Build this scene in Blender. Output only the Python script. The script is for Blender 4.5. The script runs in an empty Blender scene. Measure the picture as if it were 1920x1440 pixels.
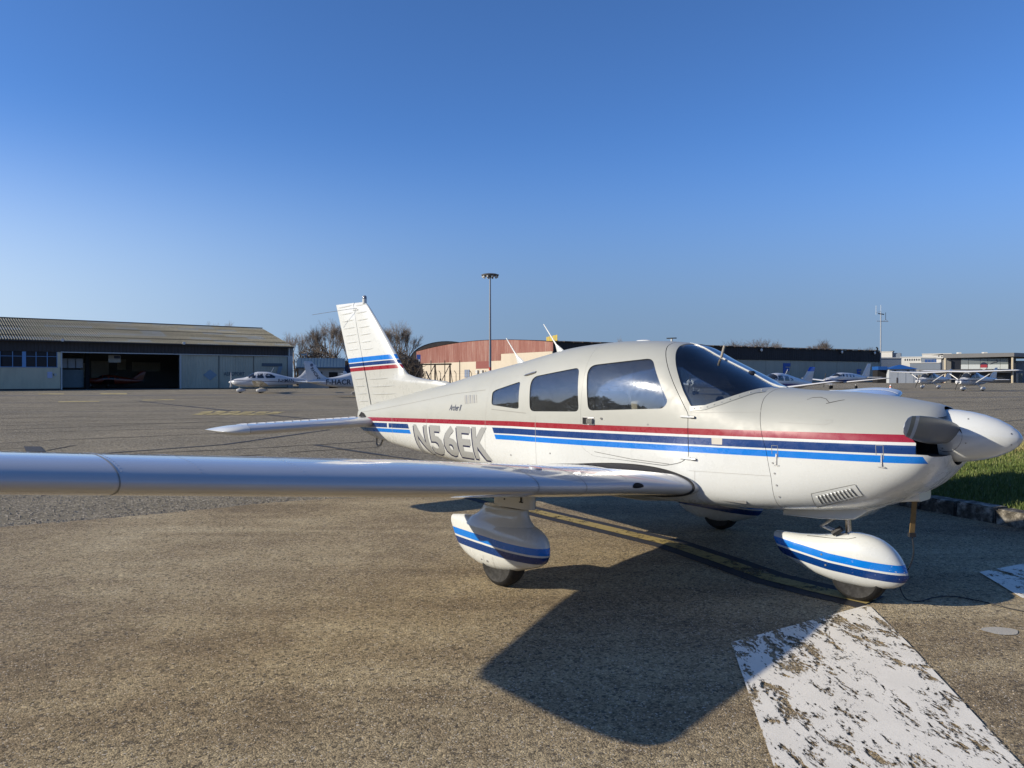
import bpy, bmesh, math, random
import numpy as np
from mathutils import Vector, Matrix, Quaternion
from mathutils.bvhtree import BVHTree

R = math.radians
scene = bpy.context.scene
COL = scene.collection
random.seed(7)
rng = np.random.default_rng(11)

# ------------------------------------------------------------------ camera
cam_data = bpy.data.cameras.new("camera")
cam = bpy.data.objects.new("camera", cam_data)
COL.objects.link(cam)
cam_data.sensor_fit = 'HORIZONTAL'
cam_data.sensor_width = 36.0
cam_data.lens = 36.0 * 1440.0 / 1920.0
cam_data.clip_start = 0.05
cam_data.clip_end = 6000
cam.location = (0, 0, 1.56)
cam.rotation_euler = (R(90) - math.atan(13 / 1440.0), 0, 0)
scene.camera = cam

# ------------------------------------------------------------------ light
SUN_EL = R(22.5)
SUN_AZ = math.atan2(-0.18, -0.983)          # direction towards the sun on the ground plane
world = bpy.data.worlds.new("World")
scene.world = world
world.use_nodes = True
wn = world.node_tree
wn.nodes.clear()
w_out = wn.nodes.new('ShaderNodeOutputWorld')
w_bg = wn.nodes.new('ShaderNodeBackground')
w_sky = wn.nodes.new('ShaderNodeTexSky')
w_sky.sky_type = 'NISHITA'
w_sky.sun_disc = False
w_sky.sun_elevation = SUN_EL
w_sky.sun_rotation = math.pi / 2 - SUN_AZ
w_sky.altitude = 200
w_sky.air_density = 0.7
w_sky.dust_density = 0.3
w_sky.ozone_density = 6.0
SKY_K = 0.10
SKY_GAIN = 0.81
def w_node(t, **kw):
    n = wn.nodes.new(t)
    for k, v in kw.items(): setattr(n, k, v)
    return n
def w_math(op, a, b):
    n = w_node('ShaderNodeMath', operation=op)
    for s_, v in zip(n.inputs, (a, b)):
        if isinstance(v, bpy.types.NodeSocket): wn.links.new(v, s_)
        else: s_.default_value = v
    return n.outputs[0]
# blue tint of the clear air, and a thin even haze layer that sits on the whole horizon and glows towards the sun
w_tc = w_node('ShaderNodeTexCoord')
w_sep = w_node('ShaderNodeSeparateXYZ'); wn.links.new(w_tc.outputs['Generated'], w_sep.inputs[0])
w_tint = w_node('ShaderNodeMix', data_type='RGBA', blend_type='MULTIPLY')
w_tint.inputs[0].default_value = 1.0
wn.links.new(w_sky.outputs[0], w_tint.inputs[6]); w_tint.inputs[7].default_value = (1.37, 1.66, 1.88, 1)
w_dot = w_node('ShaderNodeVectorMath', operation='DOT_PRODUCT')
wn.links.new(w_tc.outputs['Generated'], w_dot.inputs[0])
w_dot.inputs[1].default_value = (math.cos(SUN_AZ), math.sin(SUN_AZ), 0.15)
w_ramp = w_node('ShaderNodeValToRGB')
wn.links.new(w_math('MULTIPLY_ADD', w_dot.outputs['Value'], 0.5), w_ramp.inputs[0])
w_ramp.inputs[0].links[0].from_node.inputs[2].default_value = 0.5
w_ramp.color_ramp.interpolation = 'B_SPLINE'
els = w_ramp.color_ramp.elements
els[0].position, els[0].color = 0.0, (.24, .33, .46, 1)
els[1].position, els[1].color = 1.0, (.95, .95, .92, 1)
for p_, c_ in ((0.22, (.225, .315, .45, 1)), (0.42, (.19, .285, .43, 1)), (0.60, (.36, .50, .70, 1)), (0.76, (.66, .79, .90, 1))):
    e_ = els.new(p_); e_.color = c_
w_hk = w_node('ShaderNodeMapRange', interpolation_type='SMOOTHERSTEP')
wn.links.new(w_sep.outputs[2], w_hk.inputs[0])
for i_, v_ in enumerate((0.0, 0.34, 0.93, 0.0)): w_hk.inputs[i_ + 1].default_value = v_
w_hz = w_node('ShaderNodeMix', data_type='RGBA')
w_sc = w_node('ShaderNodeMix', data_type='RGBA', blend_type='MULTIPLY')
w_sc.inputs[0].default_value = 1.0
wn.links.new(w_ramp.outputs[0], w_sc.inputs[6]); w_sc.inputs[7].default_value = (1 / SKY_K, 1 / SKY_K, 1 / SKY_K, 1)
wn.links.new(w_hk.outputs[0], w_hz.inputs[0]); wn.links.new(w_tint.outputs[2], w_hz.inputs[6]); wn.links.new(w_sc.outputs[2], w_hz.inputs[7])
w_bg.inputs['Strength'].default_value = SKY_K * SKY_GAIN
wn.links.new(w_hz.outputs[2], w_bg.inputs[0])
wn.links.new(w_bg.outputs[0], w_out.inputs[0])

sun_data = bpy.data.lights.new("sun", 'SUN')
sun_data.energy = 5.0
sun_data.angle = R(0.53)
sun_data.color = (1.0, 0.905, 0.745)
sun = bpy.data.objects.new("sun", sun_data)
COL.objects.link(sun)
sun_dir = Vector((math.cos(SUN_AZ) * math.cos(SUN_EL), math.sin(SUN_AZ) * math.cos(SUN_EL), math.sin(SUN_EL)))
sun.rotation_euler = sun_dir.to_track_quat('Z', 'Y').to_euler()
sun.location = (-30, -6, 20)

scene.view_settings.view_transform = 'Standard'
scene.view_settings.look = 'None'
scene.view_settings.exposure = 0.30
scene.view_settings.gamma = 1.0
scene.view_settings.use_curve_mapping = False
scene.render.engine = 'CYCLES'
scene.cycles.max_bounces = 8
scene.cycles.transparent_max_bounces = 12
scene.cycles.caustics_reflective = False
scene.cycles.caustics_refractive = False

# ------------------------------------------------------------------ node helpers
class NT:
    def __init__(self, name):
        self.m = bpy.data.materials.new(name)
        self.m.use_nodes = True
        self.t = self.m.node_tree
        self.t.nodes.clear()
        self.out = self.t.nodes.new('ShaderNodeOutputMaterial')
        self.b = self.t.nodes.new('ShaderNodeBsdfPrincipled')
        self.t.links.new(self.b.outputs[0], self.out.inputs[0])
        self._tc = None
    def n(self, typ, **kw):
        nd = self.t.nodes.new(typ)
        for k, v in kw.items():
            setattr(nd, k, v)
        return nd
    def put(self, sock, v):
        if v is None:
            return
        if isinstance(v, bpy.types.NodeSocket):
            self.t.links.new(v, sock)
        else:
            if sock.type == 'RGBA' and len(v) == 3:
                v = (*v, 1)
            sock.default_value = v
    def coord(self, kind='Object'):
        if self._tc is None:
            self._tc = self.n('ShaderNodeTexCoord')
        return self._tc.outputs[kind]
    def pos(self):
        return self.n('ShaderNodeNewGeometry').outputs['Position']
    def xyz(self, v=None):
        s = self.n('ShaderNodeSeparateXYZ')
        self.put(s.inputs[0], v if v is not None else self.coord())
        return s.outputs
    def math(self, op, a, b=None, c=None):
        nd = self.n('ShaderNodeMath', operation=op)
        self.put(nd.inputs[0], a)
        self.put(nd.inputs[1], b)
        if c is not None:
            self.put(nd.inputs[2], c)
        return nd.outputs[0]
    def band(self, v, lo, hi):
        return self.math('MULTIPLY', self.math('GREATER_THAN', v, lo), self.math('LESS_THAN', v, hi))
    def mix(self, f, a, b, mode='MIX'):
        nd = self.n('ShaderNodeMix', data_type='RGBA', blend_type=mode)
        self.put(nd.inputs[0], f)
        self.put(nd.inputs[6], a)
        self.put(nd.inputs[7], b)
        return nd.outputs[2]
    def noise(self, scale, detail=4, rough=0.55, vec=None, dist=0.0, mapscale=None):
        nd = self.n('ShaderNodeTexNoise')
        v = vec if vec is not None else self.coord()
        if mapscale:
            mp = self.n('ShaderNodeMapping')
            self.put(mp.inputs[0], v)
            mp.inputs['Scale'].default_value = mapscale
            v = mp.outputs[0]
        self.put(nd.inputs['Vector'], v)
        nd.inputs['Scale'].default_value = scale
        nd.inputs['Detail'].default_value = detail
        nd.inputs['Roughness'].default_value = rough
        nd.inputs['Distortion'].default_value = dist
        return nd.outputs['Fac']
    def vor(self, scale, feature='F1', vec=None, out='Distance', rnd=1.0):
        nd = self.n('ShaderNodeTexVoronoi', feature=feature)
        self.put(nd.inputs['Vector'], vec if vec is not None else self.coord())
        nd.inputs['Scale'].default_value = scale
        nd.inputs['Randomness'].default_value = rnd
        return nd.outputs[out]
    def ramp(self, f, stops, interp='LINEAR'):
        nd = self.n('ShaderNodeValToRGB')
        nd.color_ramp.interpolation = interp
        el = nd.color_ramp.elements
        while len(el) > 1:
            el.remove(el[-1])
        for i, (p, c) in enumerate(stops):
            e = el[0] if i == 0 else el.new(p)
            e.position = p
            e.color = (*c, 1) if isinstance(c, (tuple, list)) else (c, c, c, 1)
        self.put(nd.inputs[0], f)
        return nd.outputs[0]
    def rng(self, f, a, b, c, d):
        nd = self.n('ShaderNodeMapRange')
        self.put(nd.inputs[0], f)
        for i, v in enumerate((a, b, c, d)):
            self.put(nd.inputs[i + 1], v)
        return nd.outputs[0]
    def bump(self, h, strength=0.3, dist=0.01):
        nd = self.n('ShaderNodeBump')
        self.put(nd.inputs['Height'], h)
        nd.inputs['Strength'].default_value = strength
        nd.inputs['Distance'].default_value = dist
        self.t.links.new(nd.outputs[0], self.b.inputs['Normal'])
    def set(self, **kw):
        names = dict(color='Base Color', rough='Roughness', metal='Metallic', spec='Specular IOR Level', coat='Coat Weight',
                     coatr='Coat Roughness', emit='Emission Color', emits='Emission Strength', alpha='Alpha', ior='IOR', trans='Transmission Weight')
        for k, v in kw.items():
            self.put(self.b.inputs[names[k]], v)
        return self

MATS = {}
def plain(name, color, rough=0.5, metal=0.0, coat=0.0, spec=0.5, var=0.12, vscale=3.0, bump=0.0, bscale=60):
    if name in MATS:
        return MATS[name]
    nt = NT(name)
    f = nt.noise(vscale, 5, 0.6)
    c = nt.mix(f, tuple(max(0, v * (1 - var)) for v in color), tuple(min(1, v * (1 + var)) for v in color))
    nt.set(color=c, metal=metal, coat=coat, coatr=0.05, spec=spec)
    nt.set(rough=nt.rng(nt.noise(vscale * 2.3, 4), 0.3, 0.7, max(0.02, rough * 0.85), min(1, rough * 1.15)))
    if bump:
        nt.bump(nt.noise(bscale, 4), bump, 0.01)
    MATS[name] = nt.m
    return nt.m

# ------------------------------------------------------------------ mesh helpers
def tag(o, label=None, cat=None, group=None, kind=None):
    if label: o['label'] = label
    if cat: o['category'] = cat
    if group: o['group'] = group
    if kind: o['kind'] = kind
    return o

def empty(name, loc=(0, 0, 0), rz=0.0):
    o = bpy.data.objects.new(name, None)
    o.empty_display_size = 0.3
    o.location = loc
    o.rotation_euler = (0, 0, rz)
    COL.objects.link(o)
    return o

def link(name, me, parent=None):
    o = bpy.data.objects.new(name, me)
    COL.objects.link(o)
    if parent is not None:
        o.parent = parent
    return o

def meshobj(name, verts, faces, mat, parent=None, smooth=True, sharp=None, fmats=None):
    me = bpy.data.meshes.new(name)
    me.from_pydata([tuple(map(float, v)) for v in verts], [], [tuple(f) for f in faces])
    for m in (mat if isinstance(mat, (list, tuple)) else [mat]):
        me.materials.append(m)
    if fmats is not None:
        me.polygons.foreach_set('material_index', fmats)
    me.update()
    finish(me, smooth, sharp)
    return link(name, me, parent)

def finish(me, smooth=True, sharp=None):
    if smooth:
        me.shade_smooth()
        if sharp:
            me.set_sharp_from_angle(angle=R(sharp))

class MB:
    """collects shapes for ONE mesh"""
    def __init__(self):
        self.v = []; self.f = []; self.mi = []; self.parts = []
    def add(self, vs, fs, mi=0):
        o = len(self.v)
        self.parts.append((len(self.v), len(self.f)))
        self.v += [tuple(v) for v in vs]
        self.f += [tuple(i + o for i in f) for f in fs]
        self.mi += [mi] * len(fs)
        return self
    def box(self, x0, x1, y0, y1, z0, z1, mi=0, M=None):
        vs = [(x, y, z) for x in (x0, x1) for y in (y0, y1) for z in (z0, z1)]
        if M is not None:
            vs = [M @ Vector(v) for v in vs]
        fs = [(0, 1, 3, 2), (4, 6, 7, 5), (0, 4, 5, 1), (2, 3, 7, 6), (0, 2, 6, 4), (1, 5, 7, 3)]
        return self.add(vs, fs, mi)
    def tube(self, p, q, r, r2=None, n=8, mi=0, cap=True):
        p, q = Vector(p), Vector(q)
        r2 = r if r2 is None else r2
        d = (q - p).normalized()
        a = d.orthogonal().normalized(); b = d.cross(a)
        vs = []
        for c, rr in ((p, r), (q, r2)):
            for i in range(n):
                t = 2 * math.pi * i / n
                vs.append(c + (a * math.cos(t) + b * math.sin(t)) * rr)
        fs = [(i, (i + 1) % n, n + (i + 1) % n, n + i) for i in range(n)]
        if cap:
            fs += [tuple(range(n - 1, -1, -1)), tuple(range(n, 2 * n))]
        return self.add(vs, fs, mi)
    def path(self, pts, r, n=6, mi=0, closed=False):
        pts = [Vector(p) for p in pts]
        m = len(pts); vs = []; prev = None
        for i, p in enumerate(pts):
            a = pts[(i - 1) % m] if (closed or i > 0) else p
            c = pts[(i + 1) % m] if (closed or i < m - 1) else p
            d = (c - a).normalized()
            u = prev - d * prev.dot(d) if prev is not None else d.orthogonal()
            u = u.normalized() if u.length > 1e-6 else d.orthogonal().normalized()
            prev = u; w = d.cross(u)
            rr = r(i / (m - 1)) if callable(r) else r
            for k in range(n):
                t = 2 * math.pi * k / n
                vs.append(p + (u * math.cos(t) + w * math.sin(t)) * rr)
        fs = []
        for i in range(m if closed else m - 1):
            j = (i + 1) % m
            for k in range(n):
                l = (k + 1) % n
                fs.append((i * n + k, i * n + l, j * n + l, j * n + k))
        if not closed:
            fs += [tuple(range(n - 1, -1, -1)), tuple(range((m - 1) * n, m * n))]
        return self.add(vs, fs, mi)
    def lathe(self, prof, axis='z', org=(0, 0, 0), n=24, mi=0):
        """prof: (r, h) pairs"""
        org = Vector(org); vs = []; fs = []
        for r, h in prof:
            for k in range(n):
                t = 2 * math.pi * k / n
                c, s = math.cos(t) * r, math.sin(t) * r
                vs.append(org + Vector({'z': (c, s, h), 'x': (h, c, s), 'y': (c, h, s)}[axis]))
        m = len(prof)
        for i in range(m - 1):
            for k in range(n):
                l = (k + 1) % n
                fs.append((i * n + k, i * n + l, (i + 1) * n + l, (i + 1) * n + k))
        fs += [tuple(range(n - 1, -1, -1)), tuple(range((m - 1) * n, m * n))]
        return self.add(vs, fs, mi)
    def loft(self, rings, mi=0, cap=True):
        n = len(rings[0]); vs = [p for r in rings for p in r]; fs = []
        for i in range(len(rings) - 1):
            for k in range(n):
                l = (k + 1) % n
                fs.append((i * n + k, i * n + l, (i + 1) * n + l, (i + 1) * n + k))
        if cap:
            fs += [tuple(range(n - 1, -1, -1)), tuple(range((len(rings) - 1) * n, len(rings) * n))]
        return self.add(vs, fs, mi)
    def prism(self, poly, y0, y1, mi=0):
        """polygon in (x, z) pushed along y"""
        n = len(poly)
        vs = [(x, y0, z) for x, z in poly] + [(x, y1, z) for x, z in poly]
        fs = [(i, (i + 1) % n, n + (i + 1) % n, n + i) for i in range(n)]
        fs += [tuple(range(n - 1, -1, -1)), tuple(range(n, 2 * n))]
        return self.add(vs, fs, mi)
    def build(self, name, mat, parent=None, smooth=False, sharp=35, fix=True):
        me = bpy.data.meshes.new(name)
        me.from_pydata([tuple(map(float, v)) for v in self.v], [], self.f)
        for m in (mat if isinstance(mat, (list, tuple)) else [mat]):
            me.materials.append(m)
        me.polygons.foreach_set('material_index', self.mi)
        me.update()
        if fix:
            bm = bmesh.new(); bm.from_mesh(me)
            bmesh.ops.recalc_face_normals(bm, faces=bm.faces)
            bm.to_mesh(me); bm.free()
        if smooth:
            finish(me, True, sharp)
        return link(name, me, parent)

def build_each(mb, name, mat, parent=None, smooth=False):
    """every shape added to mb becomes an object of its own"""
    P = mb.parts + [(len(mb.v), len(mb.f))]
    for (v0, f0), (v1, f1) in zip(P[:-1], P[1:]):
        if f1 <= f0: continue
        m = MB().add(mb.v[v0:v1], [tuple(i - v0 for i in f) for f in mb.f[f0:f1]])
        m.build(name, mat, parent, smooth=smooth)

def boolean(a, b, op):
    md = a.modifiers.new('b', 'BOOLEAN')
    md.operation = op; md.solver = 'EXACT'; md.object = b
    if hasattr(md, 'material_mode'):
        md.material_mode = 'TRANSFER'
    dg = bpy.context.evaluated_depsgraph_get()
    dg.update()
    me = bpy.data.meshes.new_from_object(a.evaluated_get(dg))
    old = a.data
    a.modifiers.clear()
    a.data = me
    bpy.data.meshes.remove(old)
    return a

def clone(o, name=None):
    c = o.copy(); c.data = o.data.copy()
    if name: c.name = name
    COL.objects.link(c)
    return c

def kill(*obs):
    for o in obs:
        me = o.data
        bpy.data.objects.remove(o)
        if me and me.users == 0:
            bpy.data.meshes.remove(me)

def copy_tree(o, parent=None, loc=None, rz=None):
    c = o.copy(); COL.objects.link(c)
    if parent is not None: c.parent = parent
    if loc is not None: c.location = loc
    if rz is not None: c.rotation_euler = (0, 0, rz)
    for ch in [x for x in bpy.data.objects if x.parent == o]:
        copy_tree(ch, c)
    return c

def pchip(xs, ys):
    xs, ys = np.array(xs, float), np.array(ys, float)
    h = np.diff(xs); d = np.diff(ys) / h
    m = np.zeros_like(ys); m[0] = d[0]; m[-1] = d[-1]
    for i in range(1, len(xs) - 1):
        if d[i - 1] * d[i] > 0:
            w1, w2 = 2 * h[i] + h[i - 1], h[i] + 2 * h[i - 1]
            m[i] = (w1 + w2) / (w1 / d[i - 1] + w2 / d[i])
    def f(x):
        x = min(max(x, xs[0]), xs[-1])
        i = min(max(int(np.searchsorted(xs, x)) - 1, 0), len(h) - 1)
        t = (x - xs[i]) / h[i]
        return float((1 + 2 * t) * (1 - t) ** 2 * ys[i] + t * (1 - t) ** 2 * h[i] * m[i] + t * t * (3 - 2 * t) * ys[i + 1] + t * t * (t - 1) * h[i] * m[i + 1])
    return f

def roundpoly(poly, r, seg=5):
    """round the corners of a 2-D polygon; r a number or one per corner"""
    out = []; n = len(poly)
    for i in range(n):
        p0, p1, p2 = (Vector(poly[(i + k) % n]) for k in (-1, 0, 1))
        rr = r[i] if isinstance(r, (list, tuple)) else r
        a, b = (p0 - p1), (p2 - p1)
        t = min(rr, a.length * 0.48, b.length * 0.48)
        if t < 1e-4:
            out.append(tuple(p1)); continue
        s, e = p1 + a.normalized() * t, p1 + b.normalized() * t
        for k in range(seg + 1):
            u = k / seg
            q = s * (1 - u) ** 2 + p1 * 2 * u * (1 - u) + e * u * u
            out.append(tuple(q))
    return out

class Skin:
    """rays onto a built body along y, in the body's own coordinates"""
    def __init__(self, *obs):
        vs = []; fs = []
        for o in obs:
            k = len(vs)
            vs += [v.co.copy() for v in o.data.vertices]
            fs += [tuple(i + k for i in p.vertices) for p in o.data.polygons]
        self.t = BVHTree.FromPolygons(vs, fs)
    def side(self, x, z, off=0.002, sgn=-1, far=3.0):
        h, nrm, i, d = self.t.ray_cast(Vector((x, sgn * far, z)), Vector((0, -sgn, 0)))
        if h is None:
            return None
        if nrm.y * sgn < 0: nrm = -nrm
        return h + nrm * off
    def top(self, x, y, off=0.002, z=6):
        h, nrm, i, d = self.t.ray_cast(Vector((x, y, z)), Vector((0, 0, -1)))
        if h is None:
            return None
        if nrm.z < 0: nrm = -nrm
        return h + nrm * off

def flat_patch(skin, poly, mat, name, parent, off=0.003, sgn=-1, maxe=0.06):
    """a thin print that follows the body: polygon(s) in (x, z)"""
    polys = poly if isinstance(poly[0][0], (tuple, list, Vector)) else [poly]
    bm = bmesh.new()
    for pl in polys:
        bm.faces.new([bm.verts.new((p[0], 0, p[1])) for p in pl])
    return drape(bm, skin, mat, name, parent, off, sgn, maxe)

def drape(bm, skin, mat, name, parent, off, sgn, maxe):
    bmesh.ops.triangulate(bm, faces=bm.faces)
    for _ in range(5):
        es = [e for e in bm.edges if e.calc_length() > maxe]
        if not es: break
        bmesh.ops.subdivide_edges(bm, edges=es, cuts=1)
        bmesh.ops.triangulate(bm, faces=[f for f in bm.faces if len(f.verts) > 3])
    dead = []
    for v in bm.verts:
        p = skin.side(v.co.x, v.co.z, off, sgn)
        if p is None: dead.append(v)
        else: v.co = p
    if dead: bmesh.ops.delete(bm, geom=dead, context='VERTS')
    me = bpy.data.meshes.new(name)
    bm.to_mesh(me); bm.free()
    me.materials.append(mat)
    me.shade_smooth()
    return link(name, me, parent)

def seam(mb, skin, pts, w=0.004, off=0.0012, sgn=-1, step=0.04):
    """thin line of a panel joint lying on the skin through (x, z) points"""
    P = []
    for (x0, z0), (x1, z1) in zip(pts[:-1], pts[1:]):
        n = max(1, int(math.hypot(x1 - x0, z1 - z0) / step))
        P += [(x0 + (x1 - x0) * i / n, z0 + (z1 - z0) * i / n) for i in range(n)]
    P.append(pts[-1])
    L = []
    for i, (x, z) in enumerate(P):
        a = P[max(0, i - 1)]; b = P[min(len(P) - 1, i + 1)]
        d = Vector((b[0] - a[0], b[1] - a[1])).normalized()
        nx, nz = -d.y * w / 2, d.x * w / 2
        p, q = skin.side(x + nx, z + nz, off, sgn), skin.side(x - nx, z - nz, off, sgn)
        if p is None or q is None: continue
        L += [p, q]
    fs = [(2 * i, 2 * i + 1, 2 * i + 3, 2 * i + 2) for i in range(len(L) // 2 - 1)]
    mb.add(L, fs)

def text_bm(s, size=1.0, offset=0.0, space=1.0, shear=0.0):
    cu = bpy.data.curves.new('t', 'FONT')
    cu.body = s; cu.size = size; cu.offset = offset; cu.space_character = space; cu.shear = shear
    cu.resolution_u = 3
    o = bpy.data.objects.new('t', cu); COL.objects.link(o)
    dg = bpy.context.evaluated_depsgraph_get(); dg.update()
    me = bpy.data.meshes.new_from_object(o.evaluated_get(dg))
    bpy.data.objects.remove(o); bpy.data.curves.remove(cu)
    bm = bmesh.new(); bm.from_mesh(me); bpy.data.meshes.remove(me)
    return bm

def fit_text(bm, w, h):
    """scale to width w and height h with the lower left corner at 0"""
    xs = [v.co.x for v in bm.verts]; ys = [v.co.y for v in bm.verts]
    x0, x1, y0, y1 = min(xs), max(xs), min(ys), max(ys)
    sx = w / (x1 - x0) if w else h / (y1 - y0); sy = h / (y1 - y0)
    for v in bm.verts:
        v.co = Vector(((v.co.x - x0) * sx, (v.co.y - y0) * sy, 0))
    return bm
# =================================================================== GROUND
def ground_mat(name, cols, stone, bumpk, coarse, streak, patch_scale):
    """worn asphalt: binder, visible aggregate, wandering pale and dark areas"""
    nt = NT(name)
    p = nt.pos()
    big = nt.noise(patch_scale, 6, 0.62, vec=p, dist=0.6)
    mp = nt.n('ShaderNodeMapping'); nt.put(mp.inputs[0], p)
    mp.inputs['Rotation'].default_value = (0, 0, R(-42)); mp.inputs['Scale'].default_value = (0.30, 1.7, 1)
    str_ = nt.noise(streak, 5, 0.6, vec=mp.outputs[0], dist=0.4)
    mid = nt.noise(5.5, 6, 0.68, vec=p)
    f = nt.math('ADD', nt.math('MULTIPLY', big, 0.45), nt.math('ADD', nt.math('MULTIPLY', str_, 0.35), nt.math('MULTIPLY', mid, 0.2)))
    base = nt.ramp(f, [(0.35, cols[0]), (0.46, cols[1]), (0.54, cols[2]), (0.64, cols[3])])
    cell = nt.n('ShaderNodeTexVoronoi'); nt.put(cell.inputs['Vector'], p); cell.inputs['Scale'].default_value = stone
    cs = nt.n('ShaderNodeSeparateColor'); nt.put(cs.inputs[0], cell.outputs['Color'])
    cell2 = nt.n('ShaderNodeTexVoronoi'); nt.put(cell2.inputs['Vector'], p); cell2.inputs['Scale'].default_value = stone * 0.45
    cs2 = nt.n('ShaderNodeSeparateColor'); nt.put(cs2.inputs[0], cell2.outputs['Color'])
    v = nt.math('ADD', nt.math('MULTIPLY', cs.outputs[0], 0.62), nt.math('MULTIPLY', cs2.outputs[1], 0.38))
    tone = nt.ramp(v, [(0.10, .36), (0.35, .78), (0.60, 1.04), (0.84, 1.32), (0.97, 1.9)])
    c = nt.mix(1.0, base, tone, 'MULTIPLY')
    fine = nt.noise(stone * 2.2, 3, 0.7, vec=p)
    c = nt.mix(nt.rng(fine, 0.58, 0.72, 0, 0.5), c, (.10, .085, .065))
    c = nt.mix(nt.math('GREATER_THAN', cs.outputs[2], 0.962), c, (.52, .46, .37))
    c = nt.mix(nt.math('MULTIPLY', nt.math('GREATER_THAN', cs2.outputs[2], 0.94), 0.7), c, (.07, .058, .045))
    nt.set(color=c, rough=0.93, spec=0.25)
    h = nt.math('ADD', nt.math('MULTIPLY', nt.math('SUBTRACT', 1.0, cell.outputs['Distance']), 0.8), nt.math('ADD', nt.math('MULTIPLY', cs.outputs[1], 0.8), nt.math('MULTIPLY', fine, 0.7)))
    nt.bump(h, bumpk, coarse)
    return nt.m

M_pad = ground_mat("tan_asphalt", [(0.148, 0.110, 0.066), (0.256, 0.196, 0.116), (0.348, 0.276, 0.164), (0.448, 0.368, 0.232)], 120, 0.75, 0.005, 1.1, 0.45)
M_apron = ground_mat("grey_apron_asphalt", [(0.148, 0.126, 0.090), (0.200, 0.171, 0.118), (0.240, 0.205, 0.140), (0.288, 0.244, 0.164)], 60, 0.6, 0.011, 0.42, 0.16)

def sheet(name, pts, z, mat, parent=None, kind='structure'):
    bm = bmesh.new()
    f = bm.faces.new([bm.verts.new((x, y, z)) for x, y in pts])
    if f.normal.z < 0: f.normal_flip()
    bmesh.ops.triangulate(bm, faces=[f])
    me = bpy.data.meshes.new(name); bm.to_mesh(me); bm.free(); me.materials.append(mat)
    for p in me.polygons: pass
    o = link(name, me, parent)
    if kind and parent is None: o['kind'] = kind
    return o

def strip_mesh(name, pts, w, z, mat, parent=None, jit=0.0, seed=0, step=None, breaks=0.0):
    rg = random.Random(seed)
    P = []
    for (a, b) in zip(pts[:-1], pts[1:]):
        n = max(1, int(math.hypot(b[0] - a[0], b[1] - a[1]) / (step or 0.6)))
        P += [(a[0] + (b[0] - a[0]) * i / n, a[1] + (b[1] - a[1]) * i / n) for i in range(n)]
    P.append(pts[-1])
    vs = []
    for i, p in enumerate(P):
        a, b = Vector(P[max(0, i - 1)]), Vector(P[min(len(P) - 1, i + 1)])
        d = (b - a).normalized(); nx = Vector((-d.y, d.x))
        off = rg.uniform(-jit, jit)
        ww = w * (1 + (rg.uniform(-.45, .45) if jit else 0)) / 2
        for s in (1, -1):
            q = Vector(p) + nx * (off + s * ww)
            vs.append((q.x, q.y, z))
    fs = []
    for i in range(len(P) - 1):
        if breaks and rg.random() < breaks: continue
        fs.append((2 * i + 1, 2 * i, 2 * i + 2, 2 * i + 3)[::-1])
    me = bpy.data.meshes.new(name); me.from_pydata(vs, [], fs); me.update()
    bm = bmesh.new(); bm.from_mesh(me); bmesh.ops.recalc_face_normals(bm, faces=bm.faces)
    for f in bm.faces:
        if f.normal.z < 0: f.normal_flip()
    bm.to_mesh(me); bm.free()
    me.materials.append(mat)
    o = link(name, me, parent)
    if parent is None: o['kind'] = 'structure'
    return o

apron = meshobj("apron", [(-900, -200, 0), (900, -200, 0), (900, 1500, 0), (-900, 1500, 0)], [(0, 1, 2, 3)], M_apron, None, smooth=False)
apron['kind'] = 'structure'

# the near asphalt is a newer layer with a ragged edge a little above the old apron
edge = [(-9.5, 5.2), (-5.993, 6.849), (-5.292, 7.938), (-4.663, 8.289), (-3.991, 8.707), (-3.015, 9.439), (-2.431, 9.725), (-1.787, 9.896), (-.4, 10.03), (1.5, 10.25), (3.2, 10.6), (4.2, 10.5)]
rg = random.Random(5)
E2 = []
for a, b in zip(edge[:-1], edge[1:]):
    n = max(2, int(math.hypot(b[0] - a[0], b[1] - a[1]) / 0.05))
    for i in range(n):
        t = i / n
        E2.append((a[0] + (b[0] - a[0]) * t + rg.uniform(-.02, .02), a[1] + (b[1] - a[1]) * t + rg.uniform(-.045, .03)))
E2.append((4.2, 10.5))
outline = E2 + [(4.9, 8.6), (5.3, 7.6), (6.6, 4.0), (7.5, 0), (7.5, -14), (-14, -14), (-14, 3.6)]
pad = sheet("near_asphalt", outline, 0.012, M_pad)
mb = MB()
for a, b in zip(E2[:-1], E2[1:]):
    mb.add([(a[0], a[1], .012), (b[0], b[1], .012), (b[0] - .01, b[1] + .015, 0), (a[0] - .01, a[1] + .015, 0)], [(0, 1, 2, 3)])
mb.build("asphalt_edge", M_pad)['kind'] = 'structure'
ZP = 0.012
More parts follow.
